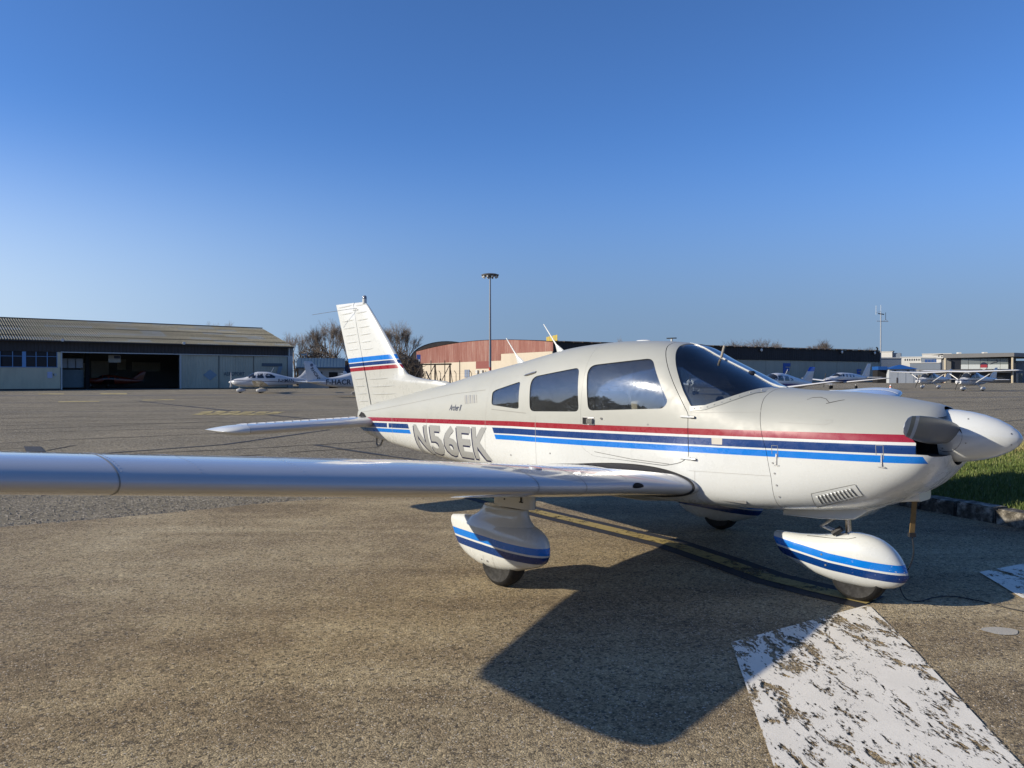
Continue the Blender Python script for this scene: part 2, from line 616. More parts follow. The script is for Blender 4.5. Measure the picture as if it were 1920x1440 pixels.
# loose chippings along the ragged edge and over the near ground
def chippings(name, pts, mat, r0, r1):
    vs = []; fs = []
    for (x, y, z) in pts:
        r = rg.uniform(r0, r1); k = len(vs)
        a = rg.uniform(0, 6.28)
        for i in range(4):
            t = a + i * math.pi / 2 + rg.uniform(-.4, .4)
            vs.append((x + math.cos(t) * r * rg.uniform(.7, 1.2), y + math.sin(t) * r * rg.uniform(.7, 1.2), z))
        vs.append((x + rg.uniform(-r, r) * .4, y + rg.uniform(-r, r) * .4, z + r * rg.uniform(.5, 1.0)))
        fs += [(k, k + 1, k + 4), (k + 1, k + 2, k + 4), (k + 2, k + 3, k + 4), (k + 3, k, k + 4)]
    o = meshobj(name, vs, fs, mat, None, smooth=False)
    o['kind'] = 'stuff'
    return o
pts = []
for (a, b) in zip(E2[:-1], E2[1:]):
    if a[0] > -1: continue
    for k in range(9):
        t = rg.random(); d = abs(rg.gauss(0, .10))
        pts.append((a[0] + (b[0] - a[0]) * t - d * .4, a[1] + (b[1] - a[1]) * t + d, 0.001))
for k in range(5200):
    x = rg.uniform(-8, -1.2); y = rg.uniform(7.2, 11.8)
    yb = np.interp(x, [p[0] for p in edge], [p[1] for p in edge])
    if y > yb + .05: pts.append((x, y, .0005))
chip1 = chippings("gravel", pts, plain("chippings_grey", (.25, .22, .17), .9, var=.5, vscale=40), .006, .018)
pts = []
for k in range(5200):
    t = rg.random()
    y = 1.6 + 6.5 * t ** 1.5; x = rg.uniform(-.72 * y - .2, .72 * y + .2)
    if x > 4.6: continue
    pts.append((x, y, ZP))
chippings("grit", pts, plain("chippings_pale", (.36, .30, .22), .9, var=.5, vscale=30), .0025, .0065)

# ---- paint on the ground
def worn_paint(name, col, thr, scale, soft=0.03, stretch=(1, 1, 1), grime=0.3, rot=-24):
    nt = NT(name)
    p = nt.pos()
    mp = nt.n('ShaderNodeMapping'); nt.put(mp.inputs[0], p)
    mp.inputs['Rotation'].default_value = (0, 0, R(rot)); mp.inputs['Scale'].default_value = stretch; mp.inputs['Location'].default_value = (4.3, 7.7, 0)
    a = nt.noise(scale, 8, 0.66, vec=mp.outputs[0], dist=0.8)
    b = nt.noise(scale * 0.28, 4, 0.6, vec=mp.outputs[0], dist=1.0)
    c = nt.noise(scale * 6, 5, 0.7, vec=mp.outputs[0])
    f = nt.math('ADD', nt.math('MULTIPLY', a, 0.42), nt.math('ADD', nt.math('MULTIPLY', b, 0.30), nt.math('MULTIPLY', c, 0.28)))
    keep = nt.rng(f, thr - soft, thr + soft, 0, 1)
    d = nt.noise(scale * 0.7, 5, 0.6, vec=p)
    st = nt.noise(90, 3, 0.7, vec=p)
    col2 = nt.mix(nt.rng(d, 0.4, 0.75, 0, grime), col, tuple(v * .62 for v in col))
    col2 = nt.mix(nt.rng(st, 0.5, 0.72, 0, .35), col2, tuple(v * .72 for v in col))
    nt.set(color=col2, rough=0.8, spec=0.3)
    nt.bump(nt.math('ADD', st, nt.math('MULTIPLY', keep, 0.6)), 0.3, 0.003)
    tr = nt.n('ShaderNodeBsdfTransparent'); mx = nt.n('ShaderNodeMixShader')
    nt.t.links.new(keep, mx.inputs[0]); nt.t.links.new(tr.outputs[0], mx.inputs[1]); nt.t.links.new(nt.b.outputs[0], mx.inputs[2])
    nt.t.links.new(mx.outputs[0], nt.out.inputs[0])
    return nt.m
M_pw = worn_paint("white_ground_paint", (.80, .745, .63), 0.482, 6.5, 0.014, (1.9, .75, 1))
M_py = worn_paint("yellow_ground_paint", (.36, .275, .10), 0.455, 7, 0.05)
M_pyf = worn_paint("faded_yellow_paint", (.47, .38, .17), 0.45, 1.6, 0.06)
M_pk = worn_paint("black_ground_paint", (.030, .030, .034), 0.40, 7, 0.05)
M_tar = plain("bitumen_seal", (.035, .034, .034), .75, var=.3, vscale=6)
M_crack = plain("crack_dark", (.05, .042, .033), .95)

sheet("white_marking", [(1.273, 4.448), (2.414, 5.188), (2.30, 4.466), (2.03, 3.065), (.89, -3.0), (.034, -3.0), (1.043, 3.065)], ZP + .008, M_pw)
sheet("white_marking", [(3.692, 6.055), (3.998, 6.215), (4.75, 6.60), (4.75, 5.7), (4.45, 4.0), (4.3, 2.0), (3.0, 2.0), (3.557, 5.336)], ZP + .008, M_pw)
YL = [(-1.7, 11.9), (-.75, 10.35), (.15, 8.986), (.83, 8.02), (1.471, 7.109), (1.76, 6.45), (1.98, 5.896), (2.22, 5.56), (2.47, 5.26)]
strip_mesh("black_line", YL, .40, ZP + .004, M_pk)
strip_mesh("yellow_line", YL, .165, ZP + .008, M_py)
plain_spot = plain("paint_spill", (.40, .37, .31), .85, bump=.5, bscale=90)
bmv = [(2.974 + .105 * math.cos(a) * (1 + .12 * math.sin(3 * a)), 4.66 + .075 * math.sin(a)) for a in np.linspace(0, 2 * math.pi, 19)[:-1]]
sheet("paint_spill", bmv, ZP + .004, plain_spot)

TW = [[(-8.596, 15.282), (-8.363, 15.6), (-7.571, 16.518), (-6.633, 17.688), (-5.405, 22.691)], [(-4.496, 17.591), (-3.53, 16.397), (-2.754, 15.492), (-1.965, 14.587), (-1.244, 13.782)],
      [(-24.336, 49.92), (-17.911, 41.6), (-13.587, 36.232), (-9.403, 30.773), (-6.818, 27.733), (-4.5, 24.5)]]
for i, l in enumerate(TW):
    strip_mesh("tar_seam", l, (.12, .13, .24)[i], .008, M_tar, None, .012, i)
CR = [[(-7.805, 15.439), (-7.251, 15.82), (-6.538, 16.231), (-6.158, 16.421), (-4.837, 17.414), (-3.309, 18.611)], [(-6.0, 14.897), (-4.99, 15.386), (-4.139, 16.196), (-3.671, 16.518), (-2.919, 17.018)],
      [(-17.333, 26.0), (-15.788, 27.065), (-13.611, 28.08), (-11, 29.4)], [(-15.036, 22.554), (-12.887, 24.417), (-10.243, 27.065)],
      [(-12.01, 18.014), (-11.274, 18.877), (-10.158, 19.74), (-8.021, 21.192), (-6.303, 22.691)], [(-19.2, 28.8), (-17.076, 30.357), (-14, 32)], [(-19.877, 36.232), (-18.98, 37.44), (-16.658, 38.075)],
      [(-9.914, 16.278), (-9.97, 16.89), (-9.933, 17.55)], [(-11.9, 16.4), (-11.052, 16.579), (-10.664, 16.764)], [(-6.014, 27.065), (-5.673, 27.229), (-4.6, 27.6)],
      [(18, 42), (23.088, 44.928), (27.549, 47.796), (34.828, 52.242)], [(14.5, 31.2), (19.68, 34.56), (25.821, 38.731)], [(11.5, 21.5), (14.09, 24.155), (16.326, 26.121), (18.72, 28.08)], [(20, 66), (26.743, 64.183), (40.476, 60.714)],
      [(-22, 19.5), (-15, 21), (-8, 24), (-2, 26)], [(-26, 24), (-18, 24.5), (-9, 26.5)], [(-9, 13.4), (-5, 14.2), (-1.5, 13.2)], [(-30, 38), (-20, 41), (-8, 42), (2, 46)], [(10, 18.8), (14, 20.5), (19, 21)],
      [(8, 33), (14, 37), (22, 40)], [(-3, 31), (2, 33), (9, 37)]]
for i, l in enumerate(CR):
    d = sum(p[1] for p in l) / len(l)
    strip_mesh("asphalt_crack", l, .018 + .0026 * d, .008, M_crack, None, .03 + .0012 * d, 50 + i, .25 + .01 * d, .03)
sheet("dark_patch", [(-10.908, 17.148), (-10.539, 17.148), (-9.692, 15.932), (-10.09, 15.932)], .012, M_tar)  # small dark four-cornered patch lying on the apron
# wide darker resurfaced bands further out
for i, (l, w) in enumerate(([[(-70, 60), (-30, 66), (20, 72), (90, 96)], 3.2], [[(-50, 44), (-24, 47), (-8, 50)], .6], [[(-30, 33.0), (-14, 35.4), (4, 38.5)], .35], [[(10, 52), (40, 60), (80, 66)], 1.6])):
    strip_mesh("resurfaced_band", l, w, .004, plain("band_asphalt", (.125, .11, .088), .95, var=.35, vscale=2), None, .08, 90 + i, 1.5)
for l in ([(-39.878, 74.384), (-37.295, 74.384), (-34.763, 69.333), (-37.17, 69.333)], [(-44.686, 72.465), (-42.271, 72.465), (-40.444, 69.333), (-42.756, 69.333)],
          [(-28.86, 48.835), (-26.832, 49.92), (-26.022, 48.414), (-27.89, 47.193)], [(-25.141, 52.242), (-23.814, 54.261), (-23.036, 52.486), (-24.349, 50.595)]):
    sheet("yellow_marking", l, .012, M_pyf)
# faded painted block of ground lettering, strokes only (unreadable in the photo)
for k in range(6):
    u0, u1 = k / 6 + .012, (k + 1) / 6 - .03
    A, B, C, D = Vector((-14.25, 35.4)), Vector((-10.0, 34.2)), Vector((-9.95, 31.2)), Vector((-13.2, 31.6))
    def q(u, v): return tuple(A.lerp(B, u).lerp(D.lerp(C, u), v))
    sheet("yellow_ground_stroke", [q(u0, .0 + .3 * (k == 0)), q(u1, 0), q(u1 + .03, .5), q(u0 + .02, .46)], .012, M_pyf)
    sheet("yellow_ground_stroke", [q(u0 + .03, .54), q(u1 + .05, .56), q(u1, 1 - .3 * (k == 5)), q(u0 - .01, .97)], .012, M_pyf)

# ---- kerb and grass bank on the right
kerb = empty("kerb", (4.9, 8.6, 0)); kerb['kind'] = 'structure'
KL = [Vector(p) for p in ((-1.2, 19.6), (.6, 16.6), (2.2, 13.9), (3.7, 11.35), (4.55, 9.45), (4.773, 8.996), (5.10, 8.11), (5.36, 7.35), (5.9, 5.9), (6.7, 3.4), (7.4, .8))]
nk = NT("weathered_kerb")
pk = nk.pos()
k1 = nk.noise(7, 7, .7, vec=pk); k2 = nk.noise(26, 5, .7, vec=pk); k3 = nk.noise(3, 4, vec=pk, dist=1.5)
ck = nk.ramp(k1, [(.38, (.022, .02, .016)), (.49, (.075, .066, .05)), (.58, (.20, .18, .145)), (.70, (.45, .42, .36))])
ck = nk.mix(nk.rng(k2, .5, .7, 0, .6), ck, (.045, .04, .032))
ck = nk.mix(nk.rng(k3, .56, .68, 0, .7), ck, (.50, .48, .43))
nk.set(color=ck, rough=.95); nk.bump(nk.math('ADD', k2, k1), .9, .02)
KD = []
acc = 0
for a, b in zip(KL[:-1], KL[1:]):
    n = max(1, round((b - a).length / .62))
    for i in range(n): KD.append((a.lerp(b, i / n), a.lerp(b, (i + 1) / n)))
for i, (a, b) in enumerate(KD):
    d = (b - a).normalized(); nrm = Vector((-d.y, d.x))      # towards the grass
    if nrm.x < 0: nrm = -nrm
    a2, b2 = a + d * .006, b - d * .006
    h = .165 + rg.uniform(-.012, .012); wdt = .24 + rg.uniform(-.01, .02)
    bm = bmesh.new()
    vs = [bm.verts.new((p.x, p.y, z)) for p, z in ((a2, -.02), (b2, -.02), (b2 + nrm * wdt, -.02), (a2 + nrm * wdt, -.02),
          (a2 + nrm * .012, h), (b2 + nrm * .012, h + rg.uniform(-.008, .008)), (b2 + nrm * wdt, h + rg.uniform(-.01, .01)), (a2 + nrm * wdt, h))]
    for f in ((3, 2, 1, 0), (4, 5, 6, 7), (0, 1, 5, 4), (1, 2, 6, 5), (2, 3, 7, 6), (3, 0, 4, 7)): bm.faces.new([vs[k] for k in f])
    bmesh.ops.bevel(bm, geom=[e for e in bm.edges if e.verts[0].co.z > .05 or e.verts[1].co.z > .05], offset=.018, segments=2, affect='EDGES')
    bmesh.ops.subdivide_edges(bm, edges=[e for e in bm.edges if e.calc_length() > .2], cuts=4)
    for v in bm.verts:
        if v.co.z > .02:
            n_ = math.sin(v.co.x * 31 + i) * math.cos(v.co.y * 27) + math.sin(v.co.y * 61 + v.co.z * 40)
            v.co += Vector((nrm.x, nrm.y, -.4)) * n_ * .0045
    me = bpy.data.meshes.new("kerb_stone"); bmesh.ops.recalc_face_normals(bm, faces=bm.faces); bm.to_mesh(me); bm.free()
    me.materials.append(nk.m); me.shade_smooth(); me.set_sharp_from_angle(angle=R(50))
    o = link("kerb_stone", me, None); o.parent = kerb; o.matrix_parent_inverse = Matrix.Translation((-4.9, -8.6, 0))

FARG = [Vector(p) for p in ((-1.2, 19.6), (4.0, 18.0), (9.5, 16.6), (16, 15.2), (30, 12), (30, -4), (7.4, .8))]
M_soil = plain("grass_soil", (.062, .068, .026), .95, vscale=6, var=.5)
inner = [a + (Vector((.24, .05))) for a in KL]
gp = [tuple(p) for p in inner] + [tuple(p) for p in (FARG[-2], FARG[-3], FARG[-4], FARG[-5], FARG[-6])]
sheet("grass_bank", gp, .125, M_soil)
sheet_o = strip_mesh("grass_bank_edge", [tuple(p) for p in (FARG[0], FARG[1], FARG[2], FARG[3], FARG[4])], .02, .06, M_soil)
def inside(x, y, poly):
    c = False; n = len(poly)
    for i in range(n):
        x1, y1 = poly[i]; x2, y2 = poly[(i + 1) % n]
        if (y1 > y) != (y2 > y) and x < (x2 - x1) * (y - y1) / (y2 - y1) + x1: c = not c
    return c
ng_ = NT("grass_blade")
pg = ng_.pos()
obj_r = ng_.n('ShaderNodeAttribute'); obj_r.attribute_name = 'tone'
gv = ng_.noise(.9, 4, .6, vec=pg)
cg = ng_.ramp(ng_.math('ADD', ng_.math('MULTIPLY', obj_r.outputs['Fac'], .6), ng_.math('MULTIPLY', gv, .4)),
              [(.15, (.036, .062, .011)), (.42, (.078, .115, .022)), (.62, (.14, .165, .042)), (.82, (.31, .27, .11))])
ng_.set(color=cg, rough=.6, spec=.3)
gvs = []; gfs = []; tone = []
cnt = 0
grg = np.random.default_rng(3)
while cnt < 90000:
    x, y = grg.uniform(1.5, 20), grg.uniform(2.5, 18.5)
    if not inside(x, y, gp): continue
    if not (.42 < x / y < .72) and grg.random() < .8: continue
    if grg.random() > min(1, (9.5 / y) ** 1.2): continue
    cnt += 1
    far = y > 14.6
    h = grg.uniform(.035, .085) * (1.7 if far else 1) ; w = grg.uniform(.003, .006) * (1 + y / 18)
    a = grg.uniform(0, 2 * math.pi); lean = grg.uniform(.0, .6) * h; b = grg.uniform(0, 2 * math.pi)
    k = len(gvs)
    ca, sa = math.cos(a) * w, math.sin(a) * w
    gvs += [(x - ca, y - sa, .12), (x + ca, y + sa, .12), (x + math.cos(b) * lean * .5 + ca * .5, y + math.sin(b) * lean * .5 + sa * .5, .12 + h * .65), (x + math.cos(b) * lean, y + math.sin(b) * lean, .12 + h)]
    gfs += [(k, k + 1, k + 2), (k, k + 2, k + 3)]
    t = min(1, max(0, grg.normal(.42, .18) + (.5 if far else 0) + (.15 if y > 12.5 else 0)))
    tone += [t] * 4
grass = meshobj("grass", gvs, gfs, ng_.m, None, smooth=False)
at = grass.data.attributes.new('tone', 'FLOAT', 'POINT'); at.data.foreach_set('value', tone)
grass['kind'] = 'stuff'
# a few leaves and stalks of weed along the kerb foot
# =================================================================== THE PARKED AIRCRAFT (own coordinates: x forward, y to its left, z up)
plane = empty("light_aircraft", (1.036, 6.76, 0.012), R(-46.0))
plane.rotation_euler = (0, R(0.25), R(-46.0))
tag(plane, "large grey and white low-wing aircraft in front, marked N56EK with red and blue stripes", "aircraft")

# ---- paints
WHITE, GREY = (0.575, 0.59, 0.575), (0.34, 0.345, 0.312)
DKB, LTB, RED = (0.001, 0.031, 0.15), (0.0, 0.155, 0.56), (0.25, 0.009, 0.020)

def paint_finish(nt, col, rough=0.28, coat=0.35, dirt=0.07):
    d = nt.noise(2.3, 6, 0.62, mapscale=(0.6, 1, 1.6))
    d2 = nt.noise(14, 5, 0.6)
    f = nt.math('MULTIPLY', nt.rng(d, 0.42, 0.75, 0, 1), dirt * 2.2)
    c = nt.mix(f, col, nt.mix(1.0, col, (0.72, 0.70, 0.66), 'MULTIPLY'))
    c = nt.mix(nt.rng(d2, 0.66, 0.85, 0, dirt), c, nt.mix(1.0, c, (0.5, 0.48, 0.45), 'MULTIPLY'))
    nt.set(color=c, rough=nt.rng(d2, 0.3, 0.75, rough * 0.75, rough * 1.35), coat=coat, coatr=0.06)
    nt.bump(nt.noise(2.6, 1, 0.3), 0.09, 0.02)

def body_paint():
    nt = NT("aircraft_body_paint")
    x, y, z = nt.xyz()
    M = nt.math
    rear = M('MAXIMUM', M('SUBTRACT', -0.98, x), 0.0)
    line = M('ADD', M('SUBTRACT', M('MULTIPLY', x, 0.0205), M('MULTIPLY', rear, 0.0133)), 1.1545)
    d = M('SUBTRACT', line, z)
    xs = M('ADD', x, M('MULTIPLY', M('SUBTRACT', z, 1.0), 0.56))
    zone = M('MAXIMUM', M('GREATER_THAN', xs, -1.265), M('LESS_THAN', xs, -2.965))
    front = M('LESS_THAN', M('ADD', x, M('MULTIPLY', z, 0.45)), 3.005)
    zone = M('MULTIPLY', zone, front)
    wx = nt.noise(1.5, 3)
    grey = nt.mix(nt.rng(wx, 0.35, 0.7, 0, 0.5), GREY, (0.365, 0.372, 0.342))
    c = nt.mix(M('GREATER_THAN', d, 0.02), grey, WHITE)
    c = nt.mix(M('MULTIPLY', nt.band(d, 0, 0.046), front), c, RED)
    gap = M('SUBTRACT', 1.0, nt.band(x, -3.47, -3.43))
    c = nt.mix(M('MULTIPLY', M('MULTIPLY', nt.band(d, 0.065, 0.1185), zone), gap), c, DKB)
    c = nt.mix(M('MULTIPLY', nt.band(d, 0.131, 0.1755), zone), c, LTB)
    paint_finish(nt, c)
    up = M('LESS_THAN', d, 0.0)
    old = nt.b.inputs['Roughness'].links[0].from_socket
    nt.set(rough=M('ADD', old, M('MULTIPLY', up, 0.17)), coat=M('SUBTRACT', 0.38, M('MULTIPLY', up, 0.31)))
    return nt.m

def fin_paint():
    nt = NT("fin_paint")
    x, y, z = nt.xyz()
    M = nt.math
    d = M('SUBTRACT', M('ADD', 1.766, M('MULTIPLY', M('ADD', x, 4.614), 0.041)), z)
    c = nt.mix(M('GREATER_THAN', d, 0.15), WHITE, (0.435, 0.44, 0.41))
    c = nt.mix(nt.band(d, 0, 0.058), c, LTB)
    c = nt.mix(nt.band(d, 0.069, 0.113), c, DKB)
    c = nt.mix(nt.band(d, 0.127, 0.174), c, RED)
    paint_finish(nt, c, 0.3, 0.3, 0.06)
    return nt.m

def pant_paint(name, z0, x0, s1, s2, xb, chips=False):
    """stripe line: z0 - s1*(x-x0) behind xb, slope s2 ahead of it"""
    nt = NT(name)
    x, y, z = nt.xyz()
    M = nt.math
    l = M('SUBTRACT', z0, M('MULTIPLY', M('SUBTRACT', M('MINIMUM', x, xb), x0), s1))
    l = M('SUBTRACT', l, M('MULTIPLY', M('MAXIMUM', M('SUBTRACT', x, xb), 0.0), s2))
    d = M('SUBTRACT', l, z)
    c = nt.mix(nt.band(d, 0, 0.050), WHITE, LTB)
    c = nt.mix(nt.band(d, 0.064, 0.117), c, DKB)
    if chips:
        v = nt.noise(34, 3, 0.7, mapscale=(1, 1, 1.8))
        k = M('MULTIPLY', M('GREATER_THAN', v, 0.665), nt.rng(x, 1.95, 2.25, 0, 1))
        c = nt.mix(k, c, (0.72, 0.71, 0.68))
    paint_finish(nt, c, 0.25, 0.4, 0.05)
    return nt.m

M_body = body_paint()
M_fin = fin_paint()
def gloss_white(name, col=WHITE, rough=0.22, coat=0.5, dirt=0.05):
    nt = NT(name); paint_finish(nt, col, rough, coat, dirt); return nt.m
M_white = gloss_white("gloss_white_paint")
M_wing = gloss_white("wing_paint", (0.49, 0.49, 0.49), 0.16, 0.9, 0.03)
M_grey = gloss_white("grey_paint", GREY)
M_black = plain("black_rubber", (0.012, 0.012, 0.013), 0.75, var=0.2)
M_dark = plain("dark_recess", (0.006, 0.006, 0.007), 0.9)
M_walk = plain("walkway_grit", (0.035, 0.033, 0.032), 0.95, bump=0.8, bscale=400, var=0.35, vscale=40)
M_chrome = plain("chrome", (0.62, 0.62, 0.63), 0.18, metal=1.0)
M_alu = plain("bare_aluminium", (0.52, 0.52, 0.52), 0.38, metal=1.0)
M_steel = plain("dull_steel", (0.25, 0.25, 0.25), 0.45, metal=0.8)
M_tyre = plain("tyre_rubber", (0.013, 0.0125, 0.012), 0.8, var=0.4, vscale=14, bump=0.3, bscale=80)
M_line = plain("seam_line", (0.10, 0.098, 0.09), 0.8)
M_linemd = plain("seam_line_mid", (0.22, 0.218, 0.20), 0.7)
M_linelt = plain("seam_line_light", (0.34, 0.335, 0.31), 0.6)
M_int = plain("cabin_lining", (0.16, 0.155, 0.145), 0.85)
M_seat = plain("beige_seat_cloth", (0.50, 0.42, 0.29), 0.9, bump=0.3, bscale=200)
M_seatd = plain("grey_seat_cloth", (0.22, 0.215, 0.20), 0.9, bump=0.3, bscale=200)
M_panel = plain("panel_black", (0.014, 0.014, 0.016), 0.6)

def glass_mat(name, tint, refl=1.0, haze=0.0):
    nt = NT(name)
    t = nt.t
    tr = nt.n('ShaderNodeBsdfTransparent'); tr.inputs[0].default_value = (*tint, 1)
    gl = nt.n('ShaderNodeBsdfGlossy'); gl.inputs['Roughness'].default_value = 0.012
    fr = nt.n('ShaderNodeFresnel'); fr.inputs[0].default_value = 1.5
    mx = nt.n('ShaderNodeMixShader')
    t.links.new(nt.math('MINIMUM', nt.math('MULTIPLY', fr.outputs[0], refl), 0.95), mx.inputs[0])
    t.links.new(tr.outputs[0], mx.inputs[1]); t.links.new(gl.outputs[0], mx.inputs[2])
    last = mx
    if haze:
        # fine scratches and dust that scatter the sun
        g2 = nt.n('ShaderNodeBsdfGlossy'); g2.inputs['Roughness'].default_value = 0.11
        sc = nt.noise(11, 8, 0.75, dist=2.5)
        wv = nt.math('ABSOLUTE', nt.math('SUBTRACT', nt.noise(7, 6, 0.7, dist=3.5), 0.5))
        f = nt.math('MULTIPLY', nt.math('ADD', nt.rng(sc, 0.4, 0.7, 0.2, 1.0), nt.rng(wv, 0.0, 0.02, 1.4, 0.0)), haze)
        m2 = nt.n('ShaderNodeMixShader')
        t.links.new(f, m2.inputs[0]); t.links.new(last.outputs[0], m2.inputs[1]); t.links.new(g2.outputs[0], m2.inputs[2])
        m3 = nt.n('ShaderNodeMixShader'); df = nt.n('ShaderNodeBsdfDiffuse'); df.inputs[0].default_value = (.62, .64, .66, 1)
        t.links.new(nt.math('MULTIPLY', nt.rng(sc, 0.35, 0.7, 0.5, 1.3), haze * 0.9), m3.inputs[0]); t.links.new(m2.outputs[0], m3.inputs[1]); t.links.new(df.outputs[0], m3.inputs[2])
        last = m3
    t.links.new(last.outputs[0], nt.out.inputs[0])
    return nt.m
M_glass = glass_mat("cabin_glass", (0.82, 0.85, 0.88), 2.2, 0.026)
M_wsglass = glass_mat("windshield_glass", (0.80, 0.84, 0.86), 1.5, 0.006)

# ---- fuselage
FT = [(-4.34,1.09,.95,.015),(-4.31,1.115,.90,.035),(-4.22,1.142,.855,.055),(-4.0,1.195,.79,.09),(-3.5,1.285,.725,.16),(-3.0,1.375,.675,.225),
      (-2.3,1.50,.625,.315),(-2.0,1.565,.61,.355),(-1.5,1.65,.588,.43),(-1.2,1.70,.578,.47),(-.83,1.768,.57,.515),(-.5,1.822,.566,.545),(-.18,1.848,.564,.562),
      (.11,1.859,.564,.57),(.39,1.852,.566,.572),(.65,1.825,.57,.57),(.9,1.712,.577,.567),(1.15,1.597,.587,.56),(1.40,1.485,.60,.55),(1.55,1.466,.612,.54),
      (1.94,1.452,.645,.515),(2.2,1.43,.70,.49),(2.4,1.40,.80,.455),(2.5,1.38,.875,.425),(2.56,1.345,.95,.39),(2.60,1.28,1.0,.34)]
FX = [r[0] for r in FT]
f_top, f_bot, f_w = (pchip(FX, [r[i] for r in FT]) for i in (1, 2, 3))
f_zm = pchip([-4.34,-4.2,-3,-2,-1,0,1.4,2,2.6], [1.02,1.0,1.03,1.04,1.05,1.06,1.06,1.08,1.12])
f_nu = pchip([-4.34,-3,-2,-1,0,.6,1.0,1.4,1.7,2.2,2.6], [2.2,2.2,2.3,2.7,3.1,3.0,2.7,2.5,2.5,2.1,1.9])
f_nl = pchip([-4.34,-3,-2,-1,0,1.4,2,2.6], [2.2,2.4,3,4.5,5.5,5,3.2,2.4])

def fus_ring(x, d=0.0, n=80):
    zt, zb, w, zm, nu, nl = f_top(x) - d, f_bot(x) + d, max(0.004, f_w(x) - d), f_zm(x), f_nu(x), f_nl(x)
    zm = min(max(zm, zb + .01), zt - .01)
    ring = []
    for k in range(n):
        a = 2 * math.pi * (k + 0.5) / n
        c, s = math.cos(a), math.sin(a)
        e = nu if s >= 0 else nl
        # even spacing by angle on the superellipse
        rr = (abs(c) ** e + abs(s) ** e) ** (-1.0 / e)
        ring.append((x, w * c * rr, zm + ((zt - zm) if s >= 0 else (zm - zb)) * s * rr))
    return ring

def fus_solid(name, d, x0, x1, step, mat, n=80):
    m = max(2, int((x1 - x0) / step))
    xs = [x0 + (x1 - x0) * i / m for i in range(m + 1)]
    mb = MB().loft([fus_ring(x, d, n) for x in xs])
    return mb.build(name, mat, None, smooth=True, sharp=60)

skin_full = fus_solid("skin", 0, -4.34, 2.60, 0.04, M_body, 96)
SK = Skin(skin_full)
SRC = BVHTree.FromPolygons([v.co.copy() for v in skin_full.data.vertices], [tuple(p.vertices) for p in skin_full.data.polygons])
SRCN = [v.normal.copy() for v in skin_full.data.vertices]
SRCP = [tuple(p.vertices) for p in skin_full.data.polygons]
SRCV = [v.co.copy() for v in skin_full.data.vertices]

def reskin(o):
    """give cut outer faces the normals of the uncut body so that the cut leaves no shading marks"""
    me = o.data
    me.shade_smooth()
    cache = {}
    normals = []
    for p in me.polygons:
        on = True
        for vi in p.vertices:
            if vi not in cache:
                co = me.vertices[vi].co
                h, nn, fi, dist = SRC.find_nearest(co)
                if dist is None or dist > 0.0008:
                    cache[vi] = None
                else:
                    w = [1.0 / (1e-6 + (SRCV[k] - h).length ** 2) for k in SRCP[fi]]
                    nv = Vector()
                    for k, ww in zip(SRCP[fi], w): nv += SRCN[k] * ww
                    cache[vi] = nv.normalized()
            if cache[vi] is None: on = False
        for vi in p.vertices:
            if on and cache[vi].dot(p.normal) > 0.5: normals.append(cache[vi])
            else: normals.append(p.normal.copy())
    me.normals_split_custom_set(normals)

def cutter(poly, y0, y1, mat):
    return MB().prism(poly, y0, y1).build("cutter", mat)

W3 = roundpoly([(-1.348,1.395),(-1.298,1.42),(-.945,1.50),(-.925,1.49),(-.888,1.258),(-.925,1.252),(-1.30,1.272),(-1.328,1.285)], 0.02, 4)
W2 = roundpoly([(-.775,1.545),(-.165,1.63),(-.106,1.258),(-.725,1.236)], [.09,.055,.05,.06], 6)
W1 = roundpoly([(-.072,1.645),(.555,1.70),(.775,1.365),(.735,1.312),(-.002,1.27)], [.09,.06,.03,.06,.05], 6)
WS = roundpoly([(.974,1.331),(.885,1.45),(.778,1.622),(.705,1.745),(.668,1.808),(.640,1.845),(.64,2.2),(1.9,2.2),(1.55,1.52),(1.435,1.478),(1.369,1.470),(1.287,1.429),(1.083,1.346)],
               [.02,.0,.0,.06,.05,.0,.0,.0,.0,.0,.05,.1,.05], 4)
DOOR = roundpoly([(-.088,1.585),(-.10,1.90),(.55,1.90),(.575,1.815),(.648,1.72),(.796,1.50),(.952,1.28),(.967,.965),(.90,.915),(.76,.882),(.06,.899),(-.066,.955),(-.086,1.236)],
                 [.0,.0,.0,.05,.08,.0,.02,.02,.08,.05,.03,.03,.0], 4)
COWL = [(1.452,1.52),(1.462,1.405),(1.489,1.32),(1.534,1.159),(1.565,1.066),(1.605,.862),(1.625,.5),(3,.5),(3,1.9),(1.452,1.9)]

def grow(poly, d):
    c = Vector((sum(p[0] for p in poly) / len(poly), sum(p[1] for p in poly) / len(poly)))
    a = sum(poly[i][0] * poly[(i + 1) % len(poly)][1] - poly[(i + 1) % len(poly)][0] * poly[i][1] for i in range(len(poly)))
    s = 1 if a > 0 else -1
    out = []; n = len(poly)
    for i in range(n):
        p0, p1, p2 = (Vector(poly[(i + k) % n]) for k in (-1, 0, 1))
        e1, e2 = (p1 - p0), (p2 - p1)
        n1 = Vector((e1.y, -e1.x)).normalized() if e1.length > 1e-7 else Vector((0, 0))
        n2 = Vector((e2.y, -e2.x)).normalized() if e2.length > 1e-7 else n1
        m = (n1 + n2)
        m = m.normalized() if m.length > 1e-6 else n1
        out.append(tuple(p1 + m * d * s))
    return out

